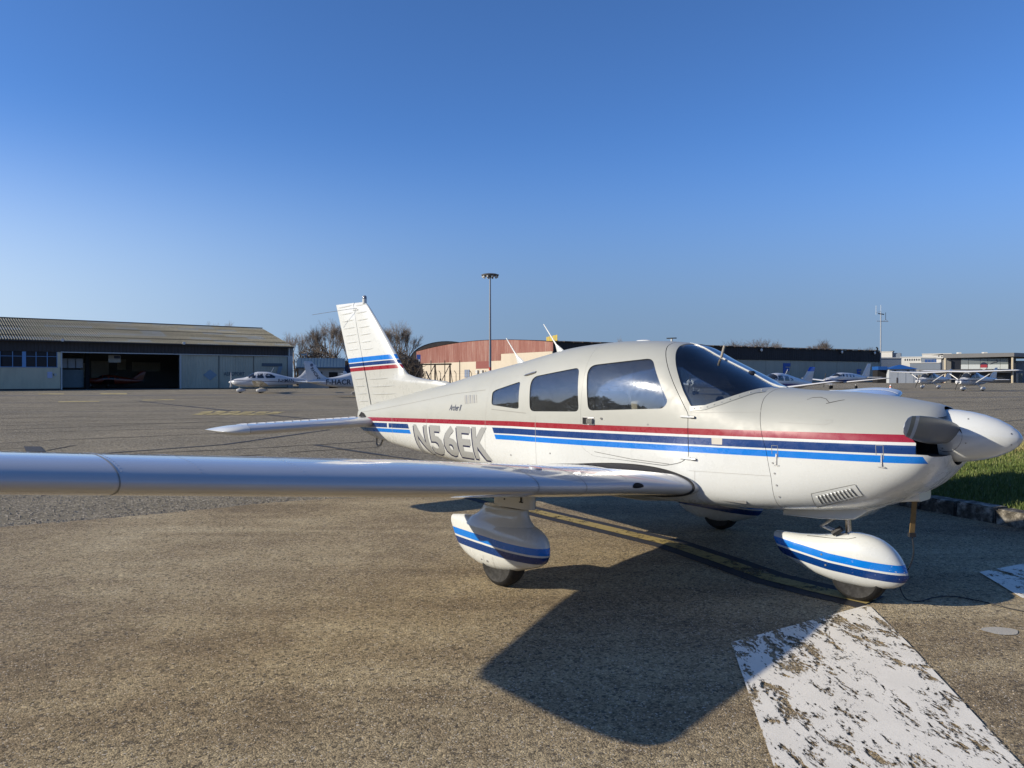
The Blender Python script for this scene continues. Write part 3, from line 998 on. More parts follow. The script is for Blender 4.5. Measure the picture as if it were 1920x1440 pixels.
# hollow cabin, cowling split off along its joint
fuselage = clone(skin_full, "fuselage")
c_front = cutter(COWL, -1.2, 1.2, M_body)
cowling = clone(skin_full, "cowling")
boolean(cowling, c_front, 'INTERSECT')
c_front2 = cutter(grow(COWL, 0.003), -1.2, 1.2, M_line)
boolean(fuselage, c_front2, 'DIFFERENCE')
inner = fus_solid("inner", 0.028, -1.42, 1.44, 0.05, M_int, 64)
boolean(fuselage, inner, 'DIFFERENCE')
# door
c_door = cutter(DOOR, -1.2, -0.06, M_line)
door = clone(fuselage, "door")
boolean(door, c_door, 'INTERSECT')
DOORH = [q if p[0] > .5 else r for p, q, r in zip(DOOR, grow(DOOR, .0045), grow(DOOR, .0012))]
c_door2 = cutter(DOORH, -1.2, -0.055, M_line)
boolean(fuselage, c_door2, 'DIFFERENCE')
cw = {k: cutter(p, -1.2, 1.2, M_line) for k, p in (('W3', W3), ('W2', W2), ('WS', WS))}
for k in cw: boolean(fuselage, cw[k], 'DIFFERENCE')
c_w1 = cutter(W1, -1.2, 1.2, M_line)
boolean(fuselage, cutter_l := cutter(W1, 0.0, 1.2, M_line), 'DIFFERENCE')
boolean(door, c_w1, 'DIFFERENCE')
# spinner well and air intakes in the nose bowl
well = MB().lathe([(0.186, 2.46), (0.186, 2.9)], 'x', (0, 0, 1.185), 40).build("well", M_dark)
boolean(cowling, well, 'DIFFERENCE')
for s in (-1, 1):
    for pts, xa in ((roundpoly([(.10, 1.075), (.40, 1.075), (.43, 1.16), (.40, 1.245), (.10, 1.25)], .03, 4), 2.30), (roundpoly([(.10, 1.07), (.60, 1.095), (.60, 1.235), (.40, 1.268), (.30, 1.30), (.10, 1.32)], .03, 4), 2.485)):
        ib = MB()
        n = len(pts)
        ib.add([(xa, s * a, b) for a, b in pts] + [(2.9, s * a, b) for a, b in pts],
               [(i, (i + 1) % n, n + (i + 1) % n, n + i) for i in range(n)] + [tuple(range(n - 1, -1, -1)), tuple(range(n, 2 * n))])
        io = ib.build("intake", M_dark)
        boolean(cowling, io, 'DIFFERENCE'); kill(io)
# glazing: a 4 mm shell just under the skin
g_out = fus_solid("g", 0.005, -1.5, 1.62, 0.05, M_glass, 96)
g_in = fus_solid("g2", 0.009, -1.49, 1.61, 0.05, M_glass, 96)
boolean(g_out, g_in, 'DIFFERENCE')
def pane(name, poly, y0, y1, mat, parent):
    o = clone(g_out, name)
    c = cutter(grow(poly, 0.004), y0, y1, M_glass)
    boolean(o, c, 'INTERSECT'); kill(c)
    o.data.materials.clear(); o.data.materials.append(mat)
    o.data.polygons.foreach_set('material_index', [0] * len(o.data.polygons))
    o.data.shade_smooth(); o.data.set_sharp_from_angle(angle=R(40))
    o.parent = parent
    return o
for o in (fuselage, door, cowling):
    reskin(o); o.parent = plane
for s, a, b in ((-1, -1.2, 0), (1, 0, 1.2)):
    pane("side_window", W3, a, b, M_glass, fuselage)
    pane("side_window", W2, a, b, M_glass, fuselage)
pane("side_window", W1, 0, 1.2, M_glass, fuselage)
pane("door_window", W1, -1.2, 0, M_glass, door)
pane("windshield", WS, -1.2, 1.2, M_wsglass, plane)
kill(g_out, g_in, c_front, c_front2, inner, c_door, c_door2, c_w1, cutter_l, well, *cw.values())
# windshield centre strip and lower retainer
P = [(x, 0, f_top(x) + .003) for x in np.linspace(.62, 1.45, 14)]
mb = MB()
for (a, b) in zip(P[:-1], P[1:]):
    mb.add([(a[0], -.013, a[2]), (a[0], .013, a[2]), (b[0], .013, b[2]), (b[0], -.013, b[2]),
            (a[0], -.013, a[2]-.012), (a[0], .013, a[2]-.012), (b[0], .013, b[2]-.012), (b[0], -.013, b[2]-.012)],
           [(0, 1, 2, 3), (7, 6, 5, 4), (0, 3, 7, 4), (1, 5, 6, 2)])
mb.build("windshield_centre_strip", M_white, plane)
RET = [(.965,1.318),(1.083,1.330),(1.20,1.372),(1.287,1.412),(1.369,1.453),(1.44,1.466)]
for s in (-1, 1):
    m = MB(); seam(m, SK, RET, 0.034, 0.004, s, 0.02)
    o = m.build("windshield_retainer", M_grey, plane, smooth=True)
    r_ = MB()
    for t in np.linspace(0.06, .94, 9):
        x = .975 + t * .44
        z = np.interp(x, [p[0] for p in RET], [p[1] for p in RET])
        p = SK.side(x, z, .006, s)
        if p is not None:
            q = p + Vector((0, s * .003, 0))
            r_.tube(p, q, .004, n=6)
    build_each(r_, "screw", M_steel, o)

# ---- seams, vents and fittings on both sides
for s in (-1, 1):
    mb = MB(); ml = MB()
    seam(mb, SK, [(-4.2,1.085),(-3.78,1.128),(-2.9,1.245),(-2.08,1.361),(-1.48,1.415)], .005, .001, s)
    seam(mb, SK, [(-1.32,1.232),(-.78,1.217)], .006, .001, s)
    seam(ml, SK, [(.97,.861),(1.60,.880)], .003, .001, s)
    seam(ml, SK, [(.975,1.288),(1.246,1.302),(1.492,1.31)], .003, .001, s)
    seam(ml, SK, [(1.02,.861),(1.012,.60)], .003, .001, s)
    build_each(mb, "panel_seam", M_linemd, fuselage)
    build_each(ml, "panel_seam", M_linelt, fuselage)
    mb = MB()
    for x in (-3.35, -2.55, -1.42):
        seam(mb, SK, [(x, .74 if x < -3 else .66), (x + .01, f_top(x) - .12)], .004, .0008, s)
    seam(mb, SK, [(-.649,1.204),(-.63,.72)], .004, .0008, s)
    build_each(mb, "skin_joint", M_linelt, fuselage)
    mb = MB()
    seam(mb, SK, [(1.643,1.247),(1.95,1.246),(1.99,1.262),(1.98,1.278),(1.945,1.272)], .003, .001, s)
    mb.build("panel_seam", M_linelt, cowling)
    # louvred vent behind the rear window
    for k in range(7):
        x = -1.86 + k * .036
        flat_patch(SK, [(x, 1.352 + k * .002), (x + .017, 1.353 + k * .002), (x + .06, 1.268 + k * .003), (x + .043, 1.267 + k * .003)], M_steel if k % 2 else M_linelt, "vent_slot", fuselage, .003, s)
    p = SK.side(-.81, 1.575, 0, s)
    MB().loft([[(p.x + dx, p.y + s * (.002 + w * math.cos(a)), p.z + dx * .2 + w * .55 * math.sin(a)) for a in np.linspace(0, 2 * math.pi, 9)[:-1]]
               for dx, w in ((-.085, .004), (-.05, .016), (.03, .022), (.075, .020))]).build("air_scoop", M_alu, fuselage, smooth=True)
# cowl latches (starboard and port) and screws on the cowl joint
for s in (-1, 1):
    for x, z in ((1.627, 1.035), (2.29, 1.078)):
        m = MB()
        seam(m, SK, [(x - .022, z + .055), (x + .02, z + .055), (x + .024, z - .03)], .003, .0012, s, .02)
        seam(m, SK, [(x - .022, z + .055), (x - .018, z - .005)], .003, .0012, s, .02)
        p = SK.side(x + .012, z - .045, .001, s)
        m.build("latch_outline", M_linemd, cowling)
        m = MB()
        m.box(p.x - .004, p.x + .004, p.y - .004, p.y + .004, p.z - .032, p.z + .045)
        m.box(p.x - .020, p.x + .020, p.y - .003, p.y + .003, p.z - .037, p.z - .032)
        m.build("cowl_latch", M_alu, cowling)
    m = MB()
    for z in (.97, .90, .82, .74):
        x = np.interp(z, [.6, .862, 1.066], [1.625, 1.605, 1.565]) + .03
        p = SK.side(x, z, 0, s)
        m.tube(p, p + Vector((0, s * .003, 0)), .0065, n=8)
    build_each(m, "screw", M_steel, cowling)
    # louvre panel low on the cowl
    A, B, C, D = Vector((1.862, .785)), Vector((2.141, .875)), Vector((2.170, .800)), Vector((1.858, .682))
    lp = flat_patch(SK, [tuple(A), tuple(B), tuple(C), tuple(D)], M_white, "louvre_panel", cowling, .004, s, .03)
    lm = MB(); seam(lm, SK, [tuple(A), tuple(B), tuple(C), tuple(D), tuple(A)], .003, .0045, s, .02)
    lm.build("panel_seam", M_line, lp)
    for k in range(10):
        u = .1 + k * .082
        t0 = A.lerp(B, u).lerp(D.lerp(C, u), .22); t1 = A.lerp(B, u + .028).lerp(D.lerp(C, u + .028), .85)
        g = [(t0.x, t0.y), (t0.x + .017, t0.y + .005), (t1.x + .017, t1.y + .005), (t1.x, t1.y)]
        flat_patch(SK, g, M_linemd, "louvre_slot", cowling, .0055, s, .04)
        a = SK.side(t0.x + .004, t0.y, .005, s); b = SK.side(t1.x + .004, t1.y, .005, s)
        if a is not None and b is not None:
            MB().loft([[tuple(q + Vector((-.010, 0, 0))), tuple(q + Vector((.002, s * h, 0))), tuple(q + Vector((.006, s * h * .9, 0))), tuple(q + Vector((.004, 0, 0)))]
                       for q, h in ((a, .002), (a.lerp(b, .15), .012), (a.lerp(b, .85), .012), (b, .002))]).build("louvre", M_white, cowling)
# scribbled panel on the cowl's upper shoulder: raised filler plate outline
mb = MB()
cpts = [(1.76,1.40),(1.78,1.415),(1.83,1.418),(1.875,1.408),(1.915,1.385),(1.95,1.395),(1.99,1.405)]
seam(mb, SK, cpts, .003, .001, -1, .02); seam(mb, SK, [(1.90,1.378),(1.97,1.40)], .004, .0012, -1, .02)
build_each(mb, "paint_scratch", M_line, cowling)

RV = MB()
def frivet(x, z, s):
    p = SK.side(x, z, 0, s)
    if p is None: return
    nn = Vector((0, s, 0)); a = Vector((1, 0, 0)); b = Vector((0, 0, 1)); r = .0034
    RV.add([p + (a * math.cos(t) + b * math.sin(t)) * r for t in np.linspace(0, 2 * math.pi, 7)[:-1]] + [p + nn * .0019], [(i, (i + 1) % 6, 6) for i in range(6)])
for s in (-1, 1):
    for x in (-3.37, -2.57, -1.44, -.668, -3.0, -2.2):
        for z in np.arange(.70, 1.20 if x > -1.45 else f_top(x) - .16, .034): frivet(x + .012 * (z - .7), z, s)
    for x in np.arange(-4.1, -1.5, .04): frivet(x, 1.062 + (x + 4.2) * .123 + .03, s)
    for x in np.arange(1.0, 1.58, .035): frivet(x, .874 + .01 * (x - 1), s); frivet(x, 1.318, s)
    for x in np.arange(.05, .98, .03): frivet(x, .855, s)
    for z in np.arange(.66, .86, .03): frivet(1.035, z, s)
    for x in np.arange(-1.3, -.1, .04): frivet(x, .80, s)
ro_ = RV.build("rivets", M_body, fuselage, smooth=True); ro_['kind'] = 'stuff'
# grey patch over the blue stripe, scratches
flat_patch(SK, [(1.155,1.115),(1.24,1.117),(1.24,1.071),(1.158,1.069)], plain("primer_patch", (.48, .45, .39), .6), "primer_patch", fuselage, .0015, -1)
# door furniture
DK = Skin(skin_full)
p = SK.side(0.0, 1.185, 0, -1)
hb = MB()
hb.box(p.x - .055, p.x + .065, p.y - .004, p.y + .004, p.z - .033, p.z + .033)
dh = hb.build("door_handle", M_alu, door)
MB().box(p.x - .052, p.x - .008, p.y - .012, p.y - .004, p.z - .027, p.z + .027).build("handle_recess", M_dark, door)
MB().loft([[(p.x + a, p.y - .006 - h, p.z + b) for a, b in ((-.0, -.022), (-.0, .022), (.055, .024), (.055, -.024))] for h in (0, .022)]).build("handle_grip", M_chrome, door)
p = SK.side(.143, 1.211, 0, -1)
MB().tube(p, p + Vector((0, -.008, 0)), .009, n=10).build("door_lock", M_chrome, door)
for xa, xb, z in ((.895, 1.01, 1.257), (.90, 1.03, .95)):
    a, b = SK.side(xa, z, .008, -1), SK.side(xb, z - .002, .008, -1)
    hh = MB().tube(a, b, .0075, n=8)
    hh.box(a.x, b.x - .045, a.y - .002, a.y + .012, z + .006, z + .011)
    hh.build("door_hinge", M_white, door, smooth=True)
    MB().tube(b + Vector((-.03, -.001, 0)), b + Vector((.004, 0, 0)), .0095, n=8).build("hinge_bracket", M_steel, fuselage)
mb = MB(); seam(mb, SK, [(.07,.935),(.45,.905),(.80,.895)], .004, .001, -1); mb.build("panel_seam", M_line, door)
for q in ((.60, 1.185), (-1.0, .82), (-.45, .88)):
    p = SK.side(*q, 0, -1); MB().tube(p, p + Vector((0, -.004, 0)), .007, n=8).build("plug", M_steel, fuselage)

# ---- lettering on the starboard side
LH = 0.318
def letter(ch, x0, w, ztop, off, mat, name, dx=0.0, dz=0.0):
    bm = fit_text(text_bm(ch, 1.0, 0.033), w, LH)
    for v in bm.verts:
        u, t = v.co.x, v.co.y
        v.co = Vector((x0 + u + (LH - t) * 0.13 + dx, 0, ztop - LH + t + dz + u * 0.02))
    return drape(bm, SK, mat, name, plane_letters, off, -1, .05)
plane_letters = MB().box(-2.6, -2.59, -.17, -.16, .86, .87).build("registration_mark", M_white, plane)
M_lgrey = plain("letter_grey", (0.285, 0.29, 0.282), 0.4, coat=.2, var=.05)
M_lnavy = plain("letter_navy", (0.006, 0.011, 0.05), 0.4, coat=.2)
for ch, x0, w, zt in (("N", -2.835, .285, 1.006), ("5", -2.515, .262, 1.016), ("6", -2.225, .262, 1.028), ("E", -1.945, .255, 1.036), ("K", -1.655, .30, 1.046)):
    letter(ch, x0, w, zt, .0016, M_lnavy, "letter_shadow", -.018, -.017)
    letter(ch, x0, w, zt, .0026, M_lgrey, "letter")
bm = fit_text(text_bm("Archer II", 1.0, 0.004, .9, .35), .235, .062)
for v in bm.verts:
    v.co = Vector((-2.10 + v.co.x, 0, 1.19 + v.co.y + v.co.x * .02))
drape(bm, SK, M_lnavy, "model_script", plane, .002, -1, .04)

# ---- wings
def naca(xc, t):
    yt = 5 * t * (.2969 * math.sqrt(xc) - .126 * xc - .3516 * xc ** 2 + .2843 * xc ** 3 - .1015 * xc ** 4)
    m, p = .014, .4
    yc = m / p ** 2 * (2 * p * xc - xc ** 2) if xc < p else m / (1 - p) ** 2 * (1 - 2 * p + 2 * p * xc - xc ** 2)
    return yc, yt
w_le = pchip([0, .50, .60, .85, 1.15, 1.5, 2.7, 4.95, 5.38], [1.06, 1.06, 1.03, .91, .83, .80, .80, .685, .665])
w_te = pchip([0, 2.7, 4.95, 5.38], [-.80, -.80, -.46, -.40])
SLOPE = [.1042]; BACK = [0.0]
def w_z(y): return .682 + SLOPE[0] * y - .030 * min(1, max(0, (y - .6) / .8))
def w_thick(y): return float(np.interp(y, [0, .6, 1.5, 2.7, 4.95], [.215, .215, .212, .212, .165]))
def wing_pt(y, xc, up, flat=1.0):
    k_ = BACK[0] * (y / 5.0) ** 2
    le, te = w_le(y) - k_, w_te(y) - k_ * .7; c = le - te
    yc, yt = naca(xc, 1.0)
    yt = yt * w_thick(y)
    # nose radius bigger than the thin-section one
    z = yc * c + (yt if up else -yt) * flat
    return (le - xc * c, y, w_z(y) - xc * c * .03 + z)
def wing_ring(y, c0, c1, n=26, flat=1.0, sy=1):
    us = [c0 + (c1 - c0) * (0.5 - 0.5 * math.cos(math.pi * i / n)) if c0 == 0 else c0 + (c1 - c0) * i / n for i in range(n + 1)]
    up = [wing_pt(y, u, True, flat) for u in us]
    lo = [wing_pt(y, u, False, flat) for u in us]
    r = up[::-1] + (lo[1:] if c0 == 0 else lo)
    if c1 >= 1: r = r[1:] if True else r
    return [(p[0], sy * p[1], p[2]) for p in r]

RIV = []
for s in (-1, 1):
    SLOPE[0] = .131 if s > 0 else .1042; BACK[0] = .17 if s > 0 else 0.0
    ys = [.42, .5, .56, .62, .7, .8, .9, 1.0, 1.15, 1.3, 1.5] + list(np.linspace(1.8, 4.93, 14))
    wing = MB().loft([wing_ring(y, 0, .765, 26, 1, s) for y in ys]).build("wing", M_wing, plane, smooth=True, sharp=40)
    fl = MB().loft([[(p[0], p[1], p[2] - .19 * max(0, w_le(y) - (w_le(y) - w_te(y)) * .77 - p[0]) - .004) for p in wing_ring(y, .77, 1, 6, 1, s)] for y in np.linspace(.64, 2.6, 6)]).build("flap", M_wing, wing, smooth=True, sharp=40)
    rib = MB()
    for q in np.linspace(.75, 2.5, 16):
        rib.tube([wing_pt(q, .80, True)[0], s * q, wing_pt(q, .80, True)[2] - .012], [wing_pt(q, .97, True)[0], s * q, wing_pt(q, .97, True)[2] - .065], .006, n=6)
    build_each(rib, "stiffening_bead", M_wing, wing, smooth=True)
    MB().loft([wing_ring(y, .77, 1, 6, 1, s) for y in np.linspace(2.63, 4.92, 6)]).build("aileron", M_wing, wing, smooth=True, sharp=40)
    tip = []
    for k in range(9):
        t = k / 8
        y = 4.945 + .34 * t
        f = math.sqrt(max(0, 1 - t ** 2.2))
        tip.append([(p[0] * (1 - .0) , s * p[1], (p[2] - w_z(y)) * max(f, .04) + w_z(y) + .02 * t) for p in
                    [(q[0] if True else 0, abs(q[1]), q[2]) for q in wing_ring(y, 0, 1, 20, 1, 1)]])
    for k, ring in enumerate(tip):          # rounded plan form
        t = k / 8; sh = .11 * t ** 4
        le, te = w_le(4.945 + .34 * t), w_te(4.945 + .34 * t)
        tip[k] = [(te + (p[0] - te) * (1 - sh) + .0, p[1], p[2]) for p in ring]
    wt = MB().loft(tip).build("wing_tip", M_white, wing, smooth=True, sharp=50)
    # rib joints with their rivets and the spanwise rivet line
    jm = MB(); rv = MB()
    def wp(y, u, up=True, off=.001):
        a = Vector(wing_pt(y, u, up)); a.y *= s
        b = Vector(wing_pt(y, min(.9, u + .01), up)); b.y *= s
        c = Vector(wing_pt(y + .01, u, up)); c.y *= s
        nn = (b - a).cross(c - a)
        if nn.length < 1e-9: nn = Vector((1, 0, 0))
        nn.normalize()
        if (nn.z < 0) == up: nn = -nn
        if u < .004: nn = Vector((1, 0, 0))
        return a + nn * off, nn
    def rivet(y, u, up=True):
        p, nn = wp(y, u, up, 0)
        RIVR = .0045
        a = nn.orthogonal().normalized(); b = nn.cross(a)
        vs = [p + (a * math.cos(t) + b * math.sin(t)) * RIVR for t in np.linspace(0, 2 * math.pi, 7)[:-1]] + [p + nn * .0022]
        rv.add(vs, [(i, (i + 1) % 6, 6) for i in range(6)])
    for y, lap in ((1.08, True), (1.52, True), (1.98, True), (2.5, False), (3.05, False), (3.55, False), (4.05, False), (4.40, True), (4.9, True)):
        us = list((np.linspace(0, .62, 40)) ** 1.6)
        if lap:
            pts = [wp(y, u, False, .0009) for u in us[:22][::-1]] + [wp(y, u, True, .0009) for u in us[1:]]
            L = []
            for p, nn in pts:
                L += [p + Vector((0, -s * .0034, 0)), p + Vector((0, s * .0034, 0))]
            jm.add(L, [(2 * i, 2 * i + 1, 2 * i + 3, 2 * i + 2) for i in range(len(pts) - 1)])
        for k in range(26):
            u = .012 + .022 * k
            rivet(y - (.02 if lap else 0), u)
            if lap and y < 2.2: rivet(y + .02, u + .01)
    for y in np.arange(1.2, 4.9, .05):
        rivet(y, .30)
    build_each(jm, "skin_joint", M_linemd, wing)
    rvo = rv.build("rivets", M_wing, wing, smooth=True); rvo['kind'] = 'stuff'
    # black walkway, root seal
    wv = []; wf = []
    yy = np.linspace(.585, 1.0, 9); uu = np.linspace(.0, .74, 18)
    for j, y in enumerate(yy):
        u0 = .085 + .10 * max(0, (y - .6) / .4)
        for u in uu:
            p, nn = wp(y, u0 + u * (.98 - u0) if u0 + u * (.98 - u0) < .76 else .76, True, .003); wv.append(p)
    m_ = len(uu)
    wf = [(j * m_ + i, j * m_ + i + 1, (j + 1) * m_ + i + 1, (j + 1) * m_ + i) for j in range(len(yy) - 1) for i in range(m_ - 1)]
    meshobj("walkway", wv, wf, M_walk, wing)
    seal = []
    for up in (True, False):
        for u in np.linspace(0, .93, 40) ** 1.5:
            seal.append((u if up else -u, wp(.597, u, up, .002)[0]))
    seal.sort(key=lambda t: t[0])
    MB().path([p for _, p in seal], .0105, 6).build("root_seal", M_black, plane, smooth=True)
    # stall strip-like dark drain, tie-down ring, landing-light bulge dot
    WB = BVHTree.FromPolygons([v.co.copy() for v in wing.data.vertices], [tuple(p.vertices) for p in wing.data.polygons])
    ring = []
    for t in np.linspace(0, 2 * math.pi, 19)[:-1]:
        h, nn, i_, dd = WB.ray_cast(Vector((3, s * (1.03 + .05 * math.cos(t)), w_z(1.03) + .004 + (.026 if math.sin(t) > 0 else .012) * math.sin(t))), Vector((-1, 0, 0)))
        if h is not None: ring.append(h + Vector((.003, 0, 0)))
    h, nn, i_, dd = WB.ray_cast(Vector((3, s * 1.03, w_z(1.03) + .006)), Vector((-1, 0, 0)))
    rc_ = [h + Vector((.005, 0, 0))] + ring
    MB().add(rc_, [(0, k + 1, (k + 1) % len(ring) + 1) for k in range(len(ring))]).build("fresh_air_inlet", M_dark, wing)
    # fuel cap
    p, nn = wp(1.75, .16, True, .0)
    MB().tube(p, p + nn * .008, .045, n=16).build("fuel_cap", M_wing, wing, smooth=True)

# ---- tail: fin, rudder, stabilator
def foil(pf, pr, t, n=12, hinge_front=True):
    """symmetric section in the xy plane between front point xf and rear point xr at height z"""
def tail_ring(xf, xr, z, t, c0=0.0, c1=1.0, n=14):
    c = xf - xr
    us = [c0 + (c1 - c0) * (0.5 - 0.5 * math.cos(math.pi * i / n)) if c0 == 0 else c0 + (c1 - c0) * i / n for i in range(n + 1)]
    def yt(u): return 5 * t * c * (.2969 * math.sqrt(u) - .126 * u - .3516 * u ** 2 + .2843 * u ** 3 - .1036 * u ** 4) + .002
    up = [(xf - u * c, yt(u), z) for u in us]; lo = [(xf - u * c, -yt(u), z) for u in us]
    return up[::-1] + (lo[1:] if c0 == 0 else lo)
fin_f = pchip([1.10, 1.36, 1.48, 1.515, 1.56, 1.65, 1.82, 2.40, 2.46, 2.485], [-2.40, -2.40, -2.46, -2.98, -3.25, -3.365, -3.52, -4.08, -4.15, -4.24])
def hinge_x(z): return -4.015 - .315 * (z - 1.19)
def te_x(z): return -4.34 - .402 * (z - 1.146)
zs = [1.12, 1.25, 1.36, 1.42, 1.46, 1.49, 1.505, 1.53, 1.57, 1.62, 1.7, 1.82, 2.0, 2.2, 2.36, 2.42, 2.46, 2.485]
fin_rings = []
for z in zs:
    xf, xh = fin_f(z), hinge_x(z)
    c = (xf - te_x(z))
    thick = float(np.interp(z, [1.1, 1.5, 1.8, 2.4, 2.47, 2.485], [.05, .055, .085, .085, .06, .02]))
    fin_rings.append(tail_ring(xf, te_x(z), z, thick, 0, min(.97, (xf - xh - .004) / c)))
fin = MB().loft(fin_rings).build("fin", M_fin, plane, smooth=True, sharp=40)
rud = []
for z in (1.146, 1.5, 1.82, 2.2, 2.46, 2.488):
    xf = fin_f(max(z, 1.62)); c = xf - te_x(z)
    thick = float(np.interp(z, [1.1, 1.5, 1.8, 2.4, 2.46, 2.488], [.085, .085, .085, .085, .07, .02]))
    u0 = (xf - hinge_x(z) + .006) / c
    rud.append([(p[0], p[1], p[2] + (.0 if z > 1.2 else -(p[0] - hinge_x(z)) * -.12)) for p in tail_ring(xf, te_x(z), z, thick, u0, 1, 8)])
rudder = MB().loft(rud).build("rudder", M_fin, plane, smooth=True, sharp=40)
FK, RK = Skin(fin), Skin(rudder)
for k in range(14):
    z = 1.22 + k * .094
    if 1.56 < z < 1.80: continue
    for sk, xa, xb, par in ((FK, hinge_x(z) + .03, hinge_x(z) + (.30 if z > 1.7 else .52) + .1 * (z < 1.5), fin), (RK, te_x(z) + .05, hinge_x(z) - .035, rudder)):
        zz = [z, z + (xb - xa) * .04]
        for s in (-1, 1):
            pts = []
            for t in np.linspace(0, 1, 9):
                q = sk.side(xa + (xb - xa) * t, zz[0] + (zz[1] - zz[0]) * t, 0, s)
                if q is not None: pts.append(q)
            if len(pts) > 3:
                MB().path(pts, lambda t: .0085 * min(1, .15 + 4 * min(t, 1 - t)), 6).build("stiffening_bead", M_fin, par, smooth=True)
# beacon, whip and rod antennas
bc = MB().lathe([(.028, 0), (.028, .055), (.022, .06)], 'z', (-4.2, 0, 2.465), 14).build("beacon", M_white, plane, smooth=True)
MB().lathe([(.0275, .058), (.027, .085), (.018, .10), (.0, .104)], 'z', (-4.2, 0, 2.465), 14).build("beacon_lens", plain("beacon_glass", (.25, .25, .27), .1), bc, smooth=True)
for s in (-1, 1):
    MB().path([(-4.33, s * .03, 2.41), (-4.40, s * .10, 2.40), (-4.91, s * .34, 2.34)], .0026, 6).build("rod_antenna", M_steel, plane)
MB().box(-4.42, -4.30, -.04, .04, 2.385, 2.40).build("antenna_foot", M_white, plane)
for (bx, bz, tx, tz) in ((-.795, 1.745, -1.056, 2.06), (-1.352, 1.664, -1.586, 1.941)):
    b, t = Vector((bx, 0, bz)), Vector((tx, 0, tz))
    ab = []
    for u, ln, wd in ((-.02, .055, .014), (.18, .035, .011), (.30, .018, .008), (.36, .009, .006), (1.0, .005, .003)):
        c = b.lerp(t, u)
        ab.append([(c.x + ln * math.cos(a), wd * math.sin(a), c.z + ln * .35 * math.cos(a)) for a in np.linspace(0, 2 * math.pi, 11)[:-1]])
    MB().loft(ab).build("whip_antenna", M_white, plane, smooth=True, sharp=50)
for (bx, bz, tx, tz, dy) in ((-2.83, 1.385, -2.99, 1.60, .05), (-2.68, 1.41, -2.66, 1.52, .0)):
    MB().path([(bx, dy, bz), (tx, dy, tz)], .008, 6).build('whip_antenna', M_panel, plane)
MB().loft([[(.139 + l * math.cos(a), w * math.sin(a), 1.855 + h) for a in np.linspace(0, 2 * math.pi, 13)[:-1]] for h, l, w in ((-.01, .085, .04), (.012, .07, .03), (.018, .04, .015))]).build("antenna_dome", M_white, plane, smooth=True)
MB().tube((.429, 0, 1.84), (.429, 0, 1.872), .008, n=8).build("antenna_stub", M_white, plane)
MB().box(.385, .47, -.012, .012, 1.872, 1.88).build("antenna_cap", M_dark, plane)
MB().path([(.925, -.05, 1.70), (.955, -.05, 1.80)], .010, 8).build("temperature_probe", plain("probe", (.32, .29, .24), .5), plane)

def stab_ring(y, n=16, flat=1.0, sy=1, f=1.0):
    xf = -3.845 - .10 * (y / 1.8) ** 2
    c = .72
    us = [(0.5 - 0.5 * math.cos(math.pi * i / n)) for i in range(n + 1)]
    def yt(u): return (5 * .16 * c * (.2969 * math.sqrt(u) - .126 * u - .3516 * u ** 2 + .2843 * u ** 3 - .1036 * u ** 4) + .002) * flat
    z0 = .975 - .022 * y
    up = [(xf - u * c * f - (1 - f) * c * .5, sy * y, z0 + yt(u)) for u in us]
    lo = [(xf - u * c * f - (1 - f) * c * .5, sy * y, z0 - yt(u)) for u in us]
    return up[::-1] + lo[1:-1]
stab = empty("stabilator"); stab.parent = plane
for s in (-1, 1):
    MB().loft([stab_ring(y, 16, 1, s) for y in (.03, .5, 1.0, 1.4, 1.64)]).build("stabilator_panel", M_wing, stab, smooth=True, sharp=40)
    MB().loft([stab_ring(1.645 + .25 * t, 16, max(.05, (1 - t ** 2) ** .5), s, 1 - .32 * t ** 2.5) for t in np.linspace(0, 1, 8)]).build("stabilator_tip", M_white, stab, smooth=True, sharp=50)
    bd = MB()
    for y in np.linspace(.2, 1.58, 14):
        xf = -3.845 - .10 * (y / 2) ** 2
        def zt_(u): return .975 - .022 * y + 5 * .16 * .72 * (.2969 * math.sqrt(u) - .126 * u - .3516 * u ** 2 + .2843 * u ** 3 - .1036 * u ** 4) + .003
        bd.path([(xf - u * .72, s * y, zt_(u)) for u in (.33, .40, .55, .7, .85, .93)], .008, 6)
    build_each(bd, "stiffening_bead", M_wing, stab, smooth=True)
flat_patch(SK, [(-4.26, 1.03), (-4.0, 1.02), (-4.1, 1.075), (-4.2, 1.09)], M_dark, "stabilator_slot", plane, .002, -1)
flat_patch(SK, [(-4.26, 1.03), (-4.0, 1.02), (-4.1, 1.075), (-4.2, 1.09)], M_dark, "stabilator_slot", plane, .002, 1)
MB().path([(-3.92, 0, .79), (-3.93, 0, .70), (-3.90, 0, .672), (-3.84, 0, .69), (-3.80, 0, .75)], .011, 8).build("tail_tie_down", M_steel, plane, smooth=True)

# ---- spinner and propeller
spin = MB().lathe([(.166, 2.522), (.168, 2.54), (.166, 2.60), (.157, 2.67), (.140, 2.745), (.114, 2.82), (.078, 2.885), (.045, 2.925), (.018, 2.943), (.002, 2.947)], 'x', (0, 0, 1.185), 48).build("spinner", M_white, plane, smooth=True, sharp=50)
HUB = Vector((2.60, 0, 1.185))
SPK = BVHTree.FromPolygons([v.co.copy() for v in spin.data.vertices], [tuple(p.vertices) for p in spin.data.polygons])
m = MB()
for x, off in ((2.55, 0), (2.68, .2), (2.90, .5)):
    for k in range(14 if x < 2.6 else 6):
        a = 2 * math.pi * (k + off) / (14 if x < 2.6 else 6)
        d = Vector((0, math.cos(a), math.sin(a)))
        h, nn, i, dd = SPK.ray_cast(Vector((x, 0, 1.185)) + d * .5, -d)
        if h is not None: m.tube(h - nn * .001, h + nn * .0015, .0048, n=8)
build_each(m, "screw", M_steel, spin)
prop = empty("propeller", HUB); prop.parent = plane
M_blade = NT("blade_paint")
bx, by, bz = M_blade.xyz()
